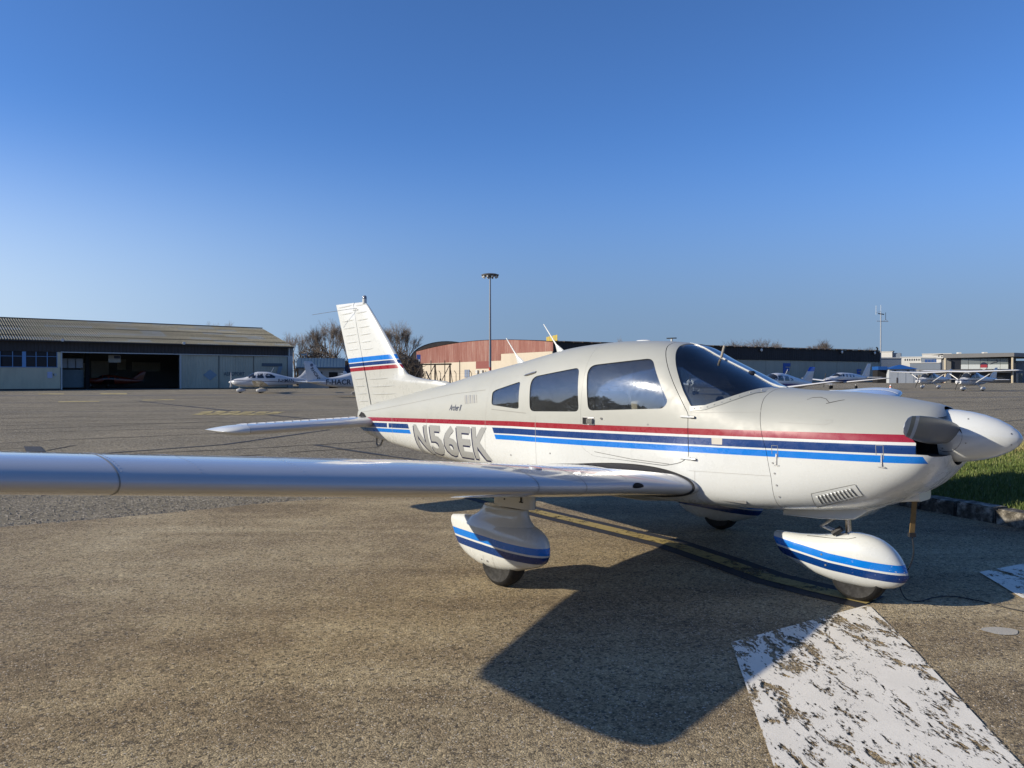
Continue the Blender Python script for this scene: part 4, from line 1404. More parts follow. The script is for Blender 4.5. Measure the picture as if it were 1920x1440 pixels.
r_ = M_blade.math('ABSOLUTE', by)
cc = M_blade.mix(M_blade.noise(6, 5, .6, mapscale=(1, 1, 1)), (.075, .08, .088), (.12, .125, .13))
cc = M_blade.mix(M_blade.math('MAXIMUM', M_blade.math('GREATER_THAN', r_, .90), M_blade.band(r_, .79, .84)), cc, (.33, .36, .42))
M_blade.set(color=cc, rough=.34, coat=.25, coatr=.2)
M_blade = M_blade.m
for s in (-1, 1):
    rings = []
    for r, ch, tw, th in ((.08, .10, 48, .055), (.15, .135, 42, .048), (.22, .155, 37, .038), (.32, .168, 31, .030), (.45, .170, 25, .023), (.62, .160, 20, .017), (.78, .142, 16, .013), (.90, .118, 14, .010), (.945, .085, 13, .008), (.965, .03, 13, .004)):
        ring = []
        for a in np.linspace(0, 2 * math.pi, 25)[:-1]:
            cx = ch / 2 * math.cos(a)
            tk = th / 2 * math.sin(a) * (1.2 if math.sin(a) > 0 else .6) * (1 - .25 * math.cos(a))
            t = R(tw)
            # chord runs in the disc (z) tilted towards x by the pitch
            ring.append((cx * math.sin(t) * s * -1 + tk * math.cos(t), s * r, (cx * math.cos(t)) + tk * math.sin(t) * s))
        rings.append(ring)
    bl = MB().loft(rings).build("blade", M_blade, prop, smooth=True, sharp=60)
prop.rotation_euler = (R(-6.5), 0, 0)
MB().lathe([(.09, 2.48), (.09, 2.56)], 'x', (0, 0, 1.185), 20).build("propeller_hub", M_dark, plane)
for s in (-1, 1):   # dark cut-out round each blade root
    c = Vector((2.60, s * .13, 1.185))
    ring = []
    for a in np.linspace(0, 2 * math.pi, 25)[:-1]:
        o = Vector((2.585 + .075 * math.cos(a) + .02 * math.sin(a), s * .5, 1.185 + .085 * math.sin(a) - s * -.012))
        h, nn, i, dd = SPK.ray_cast(o, Vector((0, -s, 0)))
        if h is not None: ring.append(h + nn * .0012)
    MB().add(ring, [tuple(range(len(ring)))]).build("blade_cutout", M_black, spin)

# ---- chin scoop, gear-well fairing
def box_loft(name, secs, mat, parent, r=.3):
    rings = []
    for x, hw, zt, zb in secs:
        q = roundpoly([(-hw, zb), (hw, zb), (hw, zt), (-hw, zt)], min(hw, (zt - zb) / 2) * r, 4)
        rings.append([(x, a, b) for a, b in q])
    return MB().loft(rings).build(name, mat, parent, smooth=True, sharp=40)
box_loft("chin_scoop", [(2.10, .06, .73, .70), (2.22, .105, .84, .722), (2.36, .115, .93, .745), (2.405, .11, .95, .75)], M_white, cowling, .35)
gf = box_loft("nose_gear_fairing", [(1.47, .10, .66, .585), (1.50, .15, .66, .552), (1.78, .19, .70, .567), (1.95, .19, .73, .582), (2.02, .185, .74, .594), (2.10, .17, .75, .655)], M_white, plane, .25)
MB().add([(2.035, -.14, .612), (2.035, .14, .612), (2.098, .13, .668), (2.098, -.13, .668)], [(0, 1, 2, 3)]).build("outlet", M_dark, gf)
for k in range(len(gf.data.vertices)): pass
# belly fairing between the wings
box_loft("belly_fairing", [(-.85, .48, .62, .585), (-.5, .52, .64, .572), (.5, .50, .64, .574), (.85, .40, .64, .60)], M_grey, plane, .8)

# ---- wheels
def wheel(org, r, w, parent, side):
    wh = MB().lathe([(r * .52, -w * .36), (r * .80, -w * .5), (r * .95, -w * .38), (r, -w * .18), (r, w * .18), (r * .95, w * .38), (r * .80, w * .5), (r * .52, w * .36)], 'y', org, 36)
    wt = wh.build("tyre", M_tyre, parent, smooth=True, sharp=50)
    rim = MB().lathe([(r * .53, -w * .33), (r * .50, -w * .36), (r * .40, -w * .22), (r * .18, -w * .30), (r * .14, -w * .36), (r * .14, w * .36), (r * .18, w * .30), (r * .40, w * .22), (r * .50, w * .36), (r * .53, w * .33)], 'y', org, 28)
    ro = rim.build("rim", M_white, wt, smooth=True, sharp=30)
    return wt
def pant(name, top, bot, wid, x0, x1, yc, mat, parent, n=40, e=2.5):
    ft, fb, fw_ = pchip(*zip(*top)), pchip(*zip(*bot)), pchip(*zip(*wid))
    rings = []
    for i in range(n + 1):
        t = i / n
        x = x0 + (x1 - x0) * (t if t < .7 else .7 + .3 * math.sin((t - .7) / .3 * math.pi / 2))
        zt, zb, hw = ft(x), fb(x), fw_(x)
        zc = (zt + zb) / 2
        ring = []
        for k in range(32):
            a = 2 * math.pi * k / 32
            c, s = math.cos(a), math.sin(a)
            rr = (abs(c) ** e + abs(s) ** e) ** (-1 / e)
            ring.append((x, yc + hw * c * rr, zc + (zt - zb) / 2 * s * rr))
        rings.append(ring)
    return MB().loft(rings).build(name, mat, parent, smooth=True, sharp=50)
M_pant = pant_paint("main_fairing_paint", .388, -.2, .0, .035, -.05)
M_pantn = pant_paint("nose_fairing_paint", .392, 1.41, .098, .045, 1.85, True)
for s in (-1, 1):
    yc = s * 1.525
    pf = pant("wheel_fairing", [(-.505, .478), (-.276, .505), (0, .522), (.32, .508), (.42, .478), (.49, .43), (.522, .36), (.53, .33)],
         [(-.505, .40), (-.455, .304), (-.41, .246), (-.244, .166), (-.124, .142), (0, .136), (.237, .160), (.322, .185), (.487, .25), (.522, .30), (.53, .32)],
         [(-.505, .03), (-.3, .07), (0, .115), (.2, .125), (.4, .10), (.49, .06), (.53, .012)], -.505, .53, yc, M_pant, plane)
    rings = []
    for z, xa, xb, hw in ((.44, -.34, .42, .105), (.50, -.27, .37, .085), (.54, -.19, .335, .066), (.58, -.15, .322, .06), (.606, -.132, .318, .058), (.612, -.125, .315, .054)):
        r = []
        for k in range(28):
            a = 2 * math.pi * k / 28; c, q = math.cos(a), math.sin(a)
            rr = (abs(c) ** 2.6 + abs(q) ** 2.6) ** (-1 / 2.6)
            r.append(((xa + xb) / 2 + (xb - xa) / 2 * c * rr, yc + hw * q * rr, z))
        rings.append(r)
    MB().loft(rings).build("strut_saddle", M_white, pf, smooth=True, sharp=50)
    rings = []
    for z, xa, xb in ((.60, -.09, .312), (.90, -.09, .312)):
        r = []
        for k in range(28):
            a = 2 * math.pi * k / 28; c, q = math.cos(a), math.sin(a)
            rr = (abs(c) ** 3 + abs(q) ** 3) ** (-1 / 3)
            r.append(((xa + xb) / 2 + (xb - xa) / 2 * c * rr, yc + .052 * q * rr, z))
        rings.append(r)
    sf = MB().loft(rings).build("strut_fairing", M_white, plane, smooth=True, sharp=50)
    sl = MB()
    sl.box(.225, .237, yc + s * .0525 - .002, yc + s * .0525 + .002, .655, .685); sl.box(.213, .25, yc + s * .0525 - .002, yc + s * .0525 + .002, .648, .655)
    sl.tube((.06, yc + s * .050, .655), (.06, yc + s * .056, .655), .007, n=8)
    sl.build("fitting", M_dark, sf)
    wheel((-.005, yc, .188), .188, .15, plane, s)
    pf.location = (-.075, 0, -.022 if s < 0 else -.06)
    PK = Skin(pf)
    pm = MB()
    sgn = s
    seam(pm, PK, [(-.04, .245), (-.045, .20), (-.03, .165), (.07, .165), (.075, .25)], .003, .001, sgn, .02)
    pm.build("panel_seam", M_linelt, pf)
    pq = MB()
    for x, z, r in ((.0, .205, .009), (-.07, .205, .006)):
        p = PK.side(x, z, 0, sgn); pq.tube(p, p + Vector((0, sgn * .003, 0)), r, n=8)
    build_each(pq, "screw", M_steel, pf)
npf = pant("wheel_fairing", [(1.405, .428), (1.58, .432), (1.72, .447), (1.92, .485), (2.0, .50), (2.08, .493), (2.15, .475), (2.24, .42), (2.30, .345), (2.33, .28), (2.336, .25)],
     [(1.405, .36), (1.44, .285), (1.484, .256), (1.774, .157), (1.94, .134), (2.07, .133), (2.245, .160), (2.31, .20), (2.33, .225), (2.336, .235)],
     [(1.405, .045), (1.6, .085), (1.9, .125), (2.05, .125), (2.2, .10), (2.29, .06), (2.336, .012)], 1.405, 2.336, 0, M_pantn, plane)
NK = Skin(npf); npf.location = (-.03, 0, -.026)
m = MB()
for x, z in ((1.80, .332), (1.83, .262), (1.69, .445), (1.80, .455)):
    p = NK.side(x, z, 0, -1)
    if p is not None: m.tube(p, p + Vector((0, -.003, 0)), .007, n=8)
build_each(m, "screw", M_steel, npf)
m = MB(); seam(m, NK, [(1.66, .432), (1.85, .448), (1.97, .462), (2.02, .478)], .003, .001, -1, .02); m.build("panel_seam", M_line, npf)
wheel((1.985, 0, .186), .186, .15, plane, 1)
nst = MB().tube((1.90, 0, .62), (1.915, 0, .40), .021, n=16).build("nose_strut", M_chrome, plane, smooth=True)
MB().tube((1.897, 0, .66), (1.901, 0, .565), .034, n=16).build("strut_collar", M_steel, nst, smooth=True)
for y in (-.028, .028):
    MB().tube((1.842, y, .572), (1.725, y * .4, .487), .011, n=8).build("torque_link", M_alu, plane, smooth=True)
    MB().tube((1.725, y * .4, .487), (1.86, y, .452), .011, n=8).build("torque_link", M_alu, plane, smooth=True)
MB().tube((1.725, -.022, .487), (1.725, .022, .487), .013, n=8).build("link_pin", M_steel, plane)
MB().box(1.86, 1.93, -.055, .055, .438, .465).build("wheel_fork", M_steel, plane)
MB().tube((1.83, -.07, .455), (1.89, -.07, .50), .02, n=8).build("shimmy_damper", M_panel, plane, smooth=True)

# ---- cabin
MB().box(1.02, 1.42, -.47, .47, 1.285, 1.315).build("glareshield", M_panel, plane)
MB().box(1.00, 1.03, -.5, .5, .80, 1.31).build("instrument_panel", M_panel, plane)
MB().box(-1.35, 1.40, -.5, .5, .66, .68).build("cabin_floor", M_int, plane)
for s in (-1, 1):
    yk = MB().tube((1.0, s * .24, 1.14), (.82, s * .24, 1.14), .011, n=8)
    yk.path([(.82, s * .24 - .13, 1.20), (.82, s * .24 - .10, 1.11), (.82, s * .24, 1.09), (.82, s * .24 + .10, 1.11), (.82, s * .24 + .13, 1.20)], .013, 8)
    yk.build("control_yoke", M_panel, plane, smooth=True)
    for x0, back in ((.02, .10), (-.86, .16)):
        st = MB()
        def rbox(m, cx, w, d, z0, z1, lean, cy):
            rr = []
            for t, k in ((0, .8), (.06, 1), (.5, 1.02), (.92, .95), (1, .78)):
                q = roundpoly([(-d / 2 * k, -w / 2 * k), (d / 2 * k, -w / 2 * k), (d / 2 * k, w / 2 * k), (-d / 2 * k, w / 2 * k)], .05, 3)
                rr.append([(cx - lean * t + a, cy + b, z0 + (z1 - z0) * t) for a, b in q])
            m.loft(rr)
        rbox(st, x0 + .33, .44, .50, .86, 1.0, 0, s * .26)
        st.build("seat_cushion", M_seat, plane, smooth=True, sharp=60)
        sb = MB(); rbox(sb, x0 + .06, .42, .12, .95, 1.43, back, s * .26); sbo = sb.build("seat_back", M_seat, plane, smooth=True, sharp=60)
        if x0 > -.5:
            sh = MB(); rbox(sh, x0 - .055, .27, .10, 1.465, 1.635, .02, s * .26); sh.build("headrest", M_seatd, sbo, smooth=True, sharp=60)
            MB().tube((x0 - .045, s * .26, 1.38), (x0 - .052, s * .26, 1.46), .009, n=6).build("headrest_post", M_chrome, sbo)
    # sun visors hang under the roof front
    MB().box(.60, .74, s * .19 - .13, s * .19 + .13, 1.675, 1.69).build("sun_visor", M_panel, plane)
    # shoulder belt
    MB().path([(-.10, s * .47, 1.62), (-.03, s * .42, 1.45), (.05, s * .38, 1.2)], .011, 6).build("shoulder_belt", plain("belt", (.55, .52, .45), .7), plane)
MB().lathe([(.03, -.02), (.035, .03), (.02, .05)], 'z', (1.16, 0, 1.55), 14).build("compass", M_panel, plane, smooth=True)
kill(skin_full)
# headset and a folded paper lie on the glareshield
hs = empty("headset"); hs.parent = None
tag(hs, "black pilot headset lying on the glareshield behind the windshield", "headset")
hs.matrix_world = plane.matrix_basis @ Matrix.Translation((1.11, -.20, 1.317))
bnd = [(0.10 * math.cos(a), 0.085 * math.sin(a), .05 + .09 * math.sin(a * .5 + .3)) for a in np.linspace(0, math.pi, 14)]
MB().path(bnd, .012, 8).build("headband", M_panel, hs, smooth=True)
for s in (-1, 1):
    cup = MB().lathe([(.02, -.025), (.042, -.015), (.045, .012), (.03, .022)], 'x', (s * .10, 0, .046), 18).build("ear_cup", M_panel, hs, smooth=True, sharp=50)
MB().path([(.10, 0, .03), (.13, -.08, .02), (.04, -.13, .015)], .004, 6).build("microphone_boom", M_steel, hs)
pp = meshobj("paper_sheet", [(-.11, -.15, .0), (.11, -.15, .004), (.11, .15, .0), (-.11, .15, .006), (-.11, -.15, .003), (.11, -.15, .007), (.11, .15, .003), (-.11, .15, .009), ],
             [(3, 2, 1, 0), (4, 5, 6, 7), (0, 1, 5, 4), (1, 2, 6, 5), (2, 3, 7, 6), (3, 0, 4, 7)], plain("paper", (.62, .62, .64), .8), None, smooth=False)
pp.matrix_world = plane.matrix_basis @ Matrix.Translation((1.28, -.16, 1.317)) @ Matrix.Rotation(.4, 4, 'Z')
tag(pp, "pale sheet of paper lying on the glareshield beside the headset", "paper")
# =================================================================== BACKGROUND
def at(px, d):            # helper for laying out far things: bearing in the photograph and distance -> ground point
    return ((px - 960.0) / 1440.0 * d, d)
def hgt(py, d):
    return 1.56 - (py - 707.0) / 1440.0 * d

class Frame:
    """a local frame: s along a facade, b back into the building"""
    def __init__(self, name, org, ang):
        self.e = empty(name, (org[0], org[1], 0), ang)
def lbox(name, mat, parent, x0, x1, y0, y1, z0, z1):
    return MB().box(x0, x1, y0, y1, z0, z1).build(name, mat, parent)

def ribbed(name, mat, parent, x0, x1, y, z0, z1, pitch, depth, thick=.08):
    """profiled metal sheet standing in the xz plane, front face towards -y"""
    prof = []
    x = x0
    while x < x1 - 1e-6:
        p = min(pitch, x1 - x)
        prof += [(x, 0), (x + p * .42, 0), (x + p * .5, depth), (x + p * .92, depth)]
        x += p
    prof.append((x1, 0))
    n = len(prof)
    vs = [(a, y - b, z0) for a, b in prof] + [(a, y - b, z1) for a, b in prof]
    fs = [(i, i + 1, n + i + 1, n + i) for i in range(n - 1)]
    m = MB().add(vs, fs)
    m.box(x0, x1, y + .01, y + thick, z0, z1)
    return m.build(name, mat, parent, fix=False)

def grimy(name, col, rough=.75, streak=.35, scale=.5):
    nt = NT(name)
    c = nt.coord()
    a = nt.noise(scale, 6, .65, vec=c, mapscale=(1, 1, .22))
    b = nt.noise(scale * 7, 4, .6, vec=c, mapscale=(1, 1, .3))
    f = nt.math('ADD', nt.math('MULTIPLY', a, .65), nt.math('MULTIPLY', b, .35))
    nt.set(color=nt.ramp(f, [(.32, tuple(v * (1 - streak) for v in col)), (.5, col), (.7, tuple(min(1, v * (1 + streak * .6)) for v in col))]), rough=rough, spec=.3)
    return nt.m

M_pane = NT("far_window_glass"); M_pane.set(color=(.03, .035, .045), rough=.06, spec=.6); M_pane = M_pane.m
M_bluef = plain("blue_window_frame", (.16, .33, .58), .5)
M_beige = grimy("beige_render", (.62, .54, .38), .9, .22, .25)
M_brown = grimy("brown_cladding", (.065, .056, .052), .7, .3, .4)
M_doorg = grimy("grey_green_door", (.47, .455, .36), .6, .16, .5)
M_lightm = plain("light_metal", (.50, .50, .48), .5)
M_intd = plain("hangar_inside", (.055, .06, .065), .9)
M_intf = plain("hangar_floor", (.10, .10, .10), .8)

# ------------------------------------------------------------- left hangar
hang = empty("hangar", (-59.904, 89.856, 0), math.atan2(.63, .777))
tag(hang, "long low hangar with a mossy corrugated roof and one open bay, at the left edge", "hangar")
S0, S1 = -24.0, 35.8
# roof of overlapping corrugated sheets in five courses
nr = NT("mossy_roof")
cr = nr.coord()
sx, sy, sz = nr.xyz()
m1 = nr.noise(.22, 6, .7, vec=cr, mapscale=(.35, 1.4, 1))
m2 = nr.noise(3.5, 5, .7, vec=cr)
rc = nr.ramp(nr.math('ADD', nr.math('MULTIPLY', m1, .55), nr.math('MULTIPLY', m2, .45)), [(.34, (.10, .09, .062)), (.46, (.185, .168, .115)), (.58, (.27, .25, .185)), (.70, (.37, .355, .30))])
br = nr.n('ShaderNodeTexWhiteNoise', noise_dimensions='2D')
cb = nr.n('ShaderNodeCombineXYZ')
nr.put(cb.inputs[0], nr.math('FLOOR', nr.math('MULTIPLY', sx, .36))); nr.put(cb.inputs[1], nr.math('FLOOR', nr.math('MULTIPLY', sy, .85)))
nr.put(br.inputs['Vector'], cb.outputs[0])
rc = nr.mix(nr.math('MULTIPLY', nr.math('GREATER_THAN', br.outputs['Value'], .80), nr.rng(m2, .35, .6, .15, .8)), rc, (.19, .225, .25))
nr.set(color=rc, rough=.92)
ROOF = empty("roof"); ROOF.parent = hang
def roofz(b): return 5.98 + (9.3 - 5.98) * (b + .55) / (11.8 + .55)
for c in range(5):
    b0, b1 = -.55 + c * 2.47, -.55 + (c + 1) * 2.47 + .18
    lift = .05 * (c % 2) + .012 * c
    xs = np.arange(S0, S1 + .001, .28 / 6)
    vs = []
    for b in (b0, b1):
        for x in xs:
            vs.append((x, b, roofz(b) + lift * .4 + .06 * math.sin(2 * math.pi * x / .28) - (.04 if b == b1 else 0)))
    n = len(xs)
    meshobj("roof_sheet", vs, [(i, i + 1, n + i + 1, n + i) for i in range(n - 1)], nr.m, ROOF, smooth=True)
lbox("ridge_cap", M_brown, ROOF, S0, S1, 11.6, 12.0, 9.28, 9.37)
MB().add([(S0, 12, 9.25), (S1, 12, 9.25), (S1, 24, 6.0), (S0, 24, 6.0)], [(0, 1, 2, 3)]).build("rear_slope", nr.m, ROOF)
lbox("gutter", M_brown, hang, S0, S1, -.62, -.48, 5.82, 5.95)
ribbed("fascia_cladding", M_brown, hang, S0, S1, 0, 4.62, 5.95, .42, .05)
# walls
lbox("wall", M_beige, hang, S0, 6.15, 0, .25, 0, 2.72)
lbox("wall_plinth", M_brown, hang, S0, 6.15, -.03, 0, 0, .16)
W_ = empty("window"); W_.parent = hang
for a, b in zip([-24 + 1.2 * k for k in range(14)] + [-7.2, -6.0, -4.9, -3.5, -2.3, -1.15, .15, 1.26, 2.60, 3.63, 4.79], [-22.8 + 1.2 * k for k in range(14)] + [-6.0, -4.9, -3.8, -2.3, -1.15, .02, 1.26, 2.24, 3.63, 4.79, 5.82]):
    for z0, z1 in ((2.80, 4.02), (4.07, 4.58)):
        lbox("pane", M_pane, W_, a + .03, b - .03, .08, .10, z0, z1)
    lbox("mullion", M_bluef, W_, b - .035, b + .035, .0, .12, 2.78, 4.60)
lbox("transom", M_bluef, W_, -24, 5.84, .01, .11, 4.02, 4.07)
lbox("sill", M_bluef, W_, -24, 5.9, -.06, .14, 2.72, 2.79)
lbox("post", M_bluef, W_, 2.22, 2.60, -.01, .13, 2.78, 4.60)
lbox("post", M_bluef, W_, -3.85, -3.5, -.01, .13, 2.78, 4.60)
lbox("corner_pier", M_beige, hang, 5.86, 6.2, -.02, .3, 2.72, 4.62)
lbox("door_jamb", M_lightm, hang, 6.2, 6.36, -.06, .3, 0, 4.62)
lbox("door_jamb", M_lightm, hang, 20.05, 20.25, -.06, .3, 0, 4.62)
lbox("door_track", M_lightm, hang, 6.2, 35.0, -.16, -.05, 4.55, 4.66)
# three sliding leaves, slightly staggered
for i, (a, b) in enumerate(((20.3, 25.15), (25.22, 30.05), (30.12, 35.0))):
    dl = ribbed("door_leaf", M_doorg, hang, a, b, .06 + .10 * (i % 2), .06, 4.55, .36, .035)
    lbox("door_edge", M_brown, dl, b - .01, b + .06, .0 + .10 * (i % 2), .1 + .10 * (i % 2), .06, 4.55)
lbox("corner_post", M_lightm, hang, 35.05, 35.8, -.05, .4, 0, 5.9)
MB().add([(35.8, 0, 0), (35.8, 24, 0), (35.8, 24, 5.95), (35.8, 11.8, 9.2), (35.8, -.3, 5.95), (35.8, 0, 4.6)], [(0, 1, 2, 3, 4, 5)]).build("gable_wall", M_doorg, hang)
MB().add([(S0, 0, 0), (S0, 24, 0), (S0, 24, 5.95), (S0, 11.8, 9.2), (S0, 0, 5.95)], [(0, 1, 2, 3, 4)]).build("gable_wall", M_doorg, hang)
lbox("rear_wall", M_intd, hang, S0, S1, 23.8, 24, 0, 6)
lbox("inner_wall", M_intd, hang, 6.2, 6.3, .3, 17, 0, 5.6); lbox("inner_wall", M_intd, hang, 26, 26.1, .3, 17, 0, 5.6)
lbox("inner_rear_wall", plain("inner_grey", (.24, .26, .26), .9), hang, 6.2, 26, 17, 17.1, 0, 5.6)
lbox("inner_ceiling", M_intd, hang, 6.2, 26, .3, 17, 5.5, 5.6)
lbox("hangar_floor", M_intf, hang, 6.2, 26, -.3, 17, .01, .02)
lbox("partition", plain("blue_grey_panel", (.15, .19, .20), .8), hang, 6.5, 9.2, 3.0, 3.1, .25, 2.5)
for k in range(3):
    lbox("partition_window", plain("inner_window", (.30, .33, .36), .4), hang, 6.6 + k * .88, 7.38 + k * .88, 3.0, 3.05, 2.7, 3.9)
lbox("inner_column", M_dark, hang, 9.35, 9.8, 2.6, 3.1, 0, 5.5)
for a, b, z0, z1 in ((11.2, 12.3, 1.5, 3.6), (12.6, 14.9, 1.2, 3.9), (16.0, 17.2, 2.6, 4.2), (18.0, 22.0, 2.4, 3.8)):
    lbox("inner_window", plain("inner_panel_pale", (.70, .70, .62), .8), hang, a, b, 16.9, 16.95, z0, z1)
bn = empty("hanging_banner", (0, 0, 0)); 
bn.matrix_world = hang.matrix_basis @ Matrix.Translation((11.9, 2.2, 3.45))
tag(bn, "pale banner with a dark square hanging inside the open hangar bay", "banner", None)
lbox("cloth", plain("banner_cloth", (.42, .41, .37), .9), bn, 0, 1.45, 0, .03, 0, .95)
lbox("print", plain("banner_print", (.05, .06, .10), .9), bn, .65, 1.40, -.01, -.002, .52, .88)
# wall fittings
nb = MB().box(0, .52, -.05, -.01, 0, .75).build("notice_board", plain("notice_paper", (.50, .52, .68), .7))
nb.matrix_world = hang.matrix_basis @ Matrix.Translation((4.78, 0, 1.45)); tag(nb, "pale paper notice on the beige hangar wall beside the open bay", "notice")
hy = empty("wall_reel"); hy.matrix_world = hang.matrix_basis @ Matrix.Translation((5.62, -.06, 1.85))
tag(hy, "small round reel fitted to the hangar wall by the door jamb", "reel")
MB().lathe([(.15, -.08), (.15, .05)], 'y', (0, 0, 0), 14).build("drum", M_lightm, hy, smooth=True); lbox("bracket", M_dark, hy, -.2, -.06, -.05, .05, -.1, .12)
for x_ in (6.3, 20.4):
    fl_ = empty("floodlight"); fl_.matrix_world = hang.matrix_basis @ Matrix.Translation((x_, -.75, 6.05))
    tag(fl_, "small white floodlight on the mossy hangar eave " + ("above the beige wall corner" if x_ < 10 else "above the closed grey doors"), "floodlight", "floodlights on the mossy hangar eave")
    MB().lathe([(.06, -.02), (.19, .0), (.19, .14), (.08, .2)], 'y', (0, 0, 0), 12).build("lamp_head", M_white, fl_, smooth=True); lbox("bracket", M_dark, fl_, -.03, .03, .1, .3, -.3, .02)
# faded lettering on the leaves
def wall_text(s, x, z, w, h, mat, parent, y, name="lettering"):
    bm = fit_text(text_bm(s, 1, .012), w, h)
    for v in bm.verts: v.co = Vector((x + v.co.x, y, z + v.co.y))
    me = bpy.data.meshes.new(name); bm.to_mesh(me); bm.free(); me.materials.append(mat)
    return link(name, me, parent)
M_fadeb = plain("faded_blue_print", (.25, .32, .38), .7); M_faded = plain("faded_dark_print", (.10, .125, .15), .7)
wall_text("AEROPORT", 25.85, 1.75, 2.9, .52, M_faded, hang, -.0)
MB().add([(24.0, -.02, 1.1), (24.95, -.02, 1.85), (24.0, -.02, 2.6), (23.05, -.02, 1.85)], [(0, 1, 2, 3)]).build("diamond_logo", M_fadeb, hang)
MB().add([(31.2, -.04, 3.1), (34.2, -.04, 3.1), (34.2, -.04, 3.55), (31.2, -.04, 3.55)], [(0, 1, 2, 3)]).build("faded_bar", M_faded, hang)
MB().add([(33.3, -.04, 2.0), (33.9, -.04, 2.0), (34.3, -.04, 3.1), (33.7, -.04, 3.1)], [(0, 1, 2, 3)]).build("faded_bar", M_fadeb, hang)

# ------------------------------------------------------------- parked aircraft in the distance
def two_tone(name, top, low, z, slope=0.0, band=None):
    nt = NT(name)
    x, y, zz = nt.xyz()
    d = nt.math('SUBTRACT', nt.math('ADD', z, nt.math('MULTIPLY', x, slope)), zz)
    c = nt.mix(nt.math('GREATER_THAN', d, 0), top, low)
    if band: c = nt.mix(nt.band(d, band[0], band[1]), c, band[2])
    nt.set(color=c, rough=.25, coat=.4); return nt.m
FW = (.55, .55, .55)
M_fw = plain("far_white_paint", FW, .25, coat=.4, var=.03)
M_fglass = NT("far_cabin_glass"); M_fglass.set(color=(.018, .022, .03), rough=.05, spec=.7); M_fglass = M_fglass.m
def ring_xz(x, zt, zb, w, n=24, e=2.5):
    zc = (zt + zb) / 2
    r = []
    for k in range(n):
        a = 2 * math.pi * k / n; c, s = math.cos(a), math.sin(a); rr = (abs(c) ** e + abs(s) ** e) ** (-1 / e)
        r.append((x, w * c * rr, zc + (zt - zb) / 2 * s * rr))
    return r
def far_wing(m, y0, y1, le0, c0, le1, c1, z0, z1, t=.13, s=1):
    rings = []
    for u in (0, .5, .94, 1.0):
        y = y0 + (y1 - y0) * u; le = le0 + (le1 - le0) * u; c = c0 + (c1 - c0) * u; z = z0 + (z1 - z0) * u
        k = 1 if u < .97 else .3
        prof = [(0, 0), (.03, .045), (.12, .08), (.3, .1), (.6, .065), (1, .004), (1, -.004), (.6, -.03), (.3, -.05), (.12, -.05), (.03, -.03)]
        rings.append([(le - a * c, s * y, z + b * c * t / .15 * k) for a, b in prof])
    m.loft(rings)
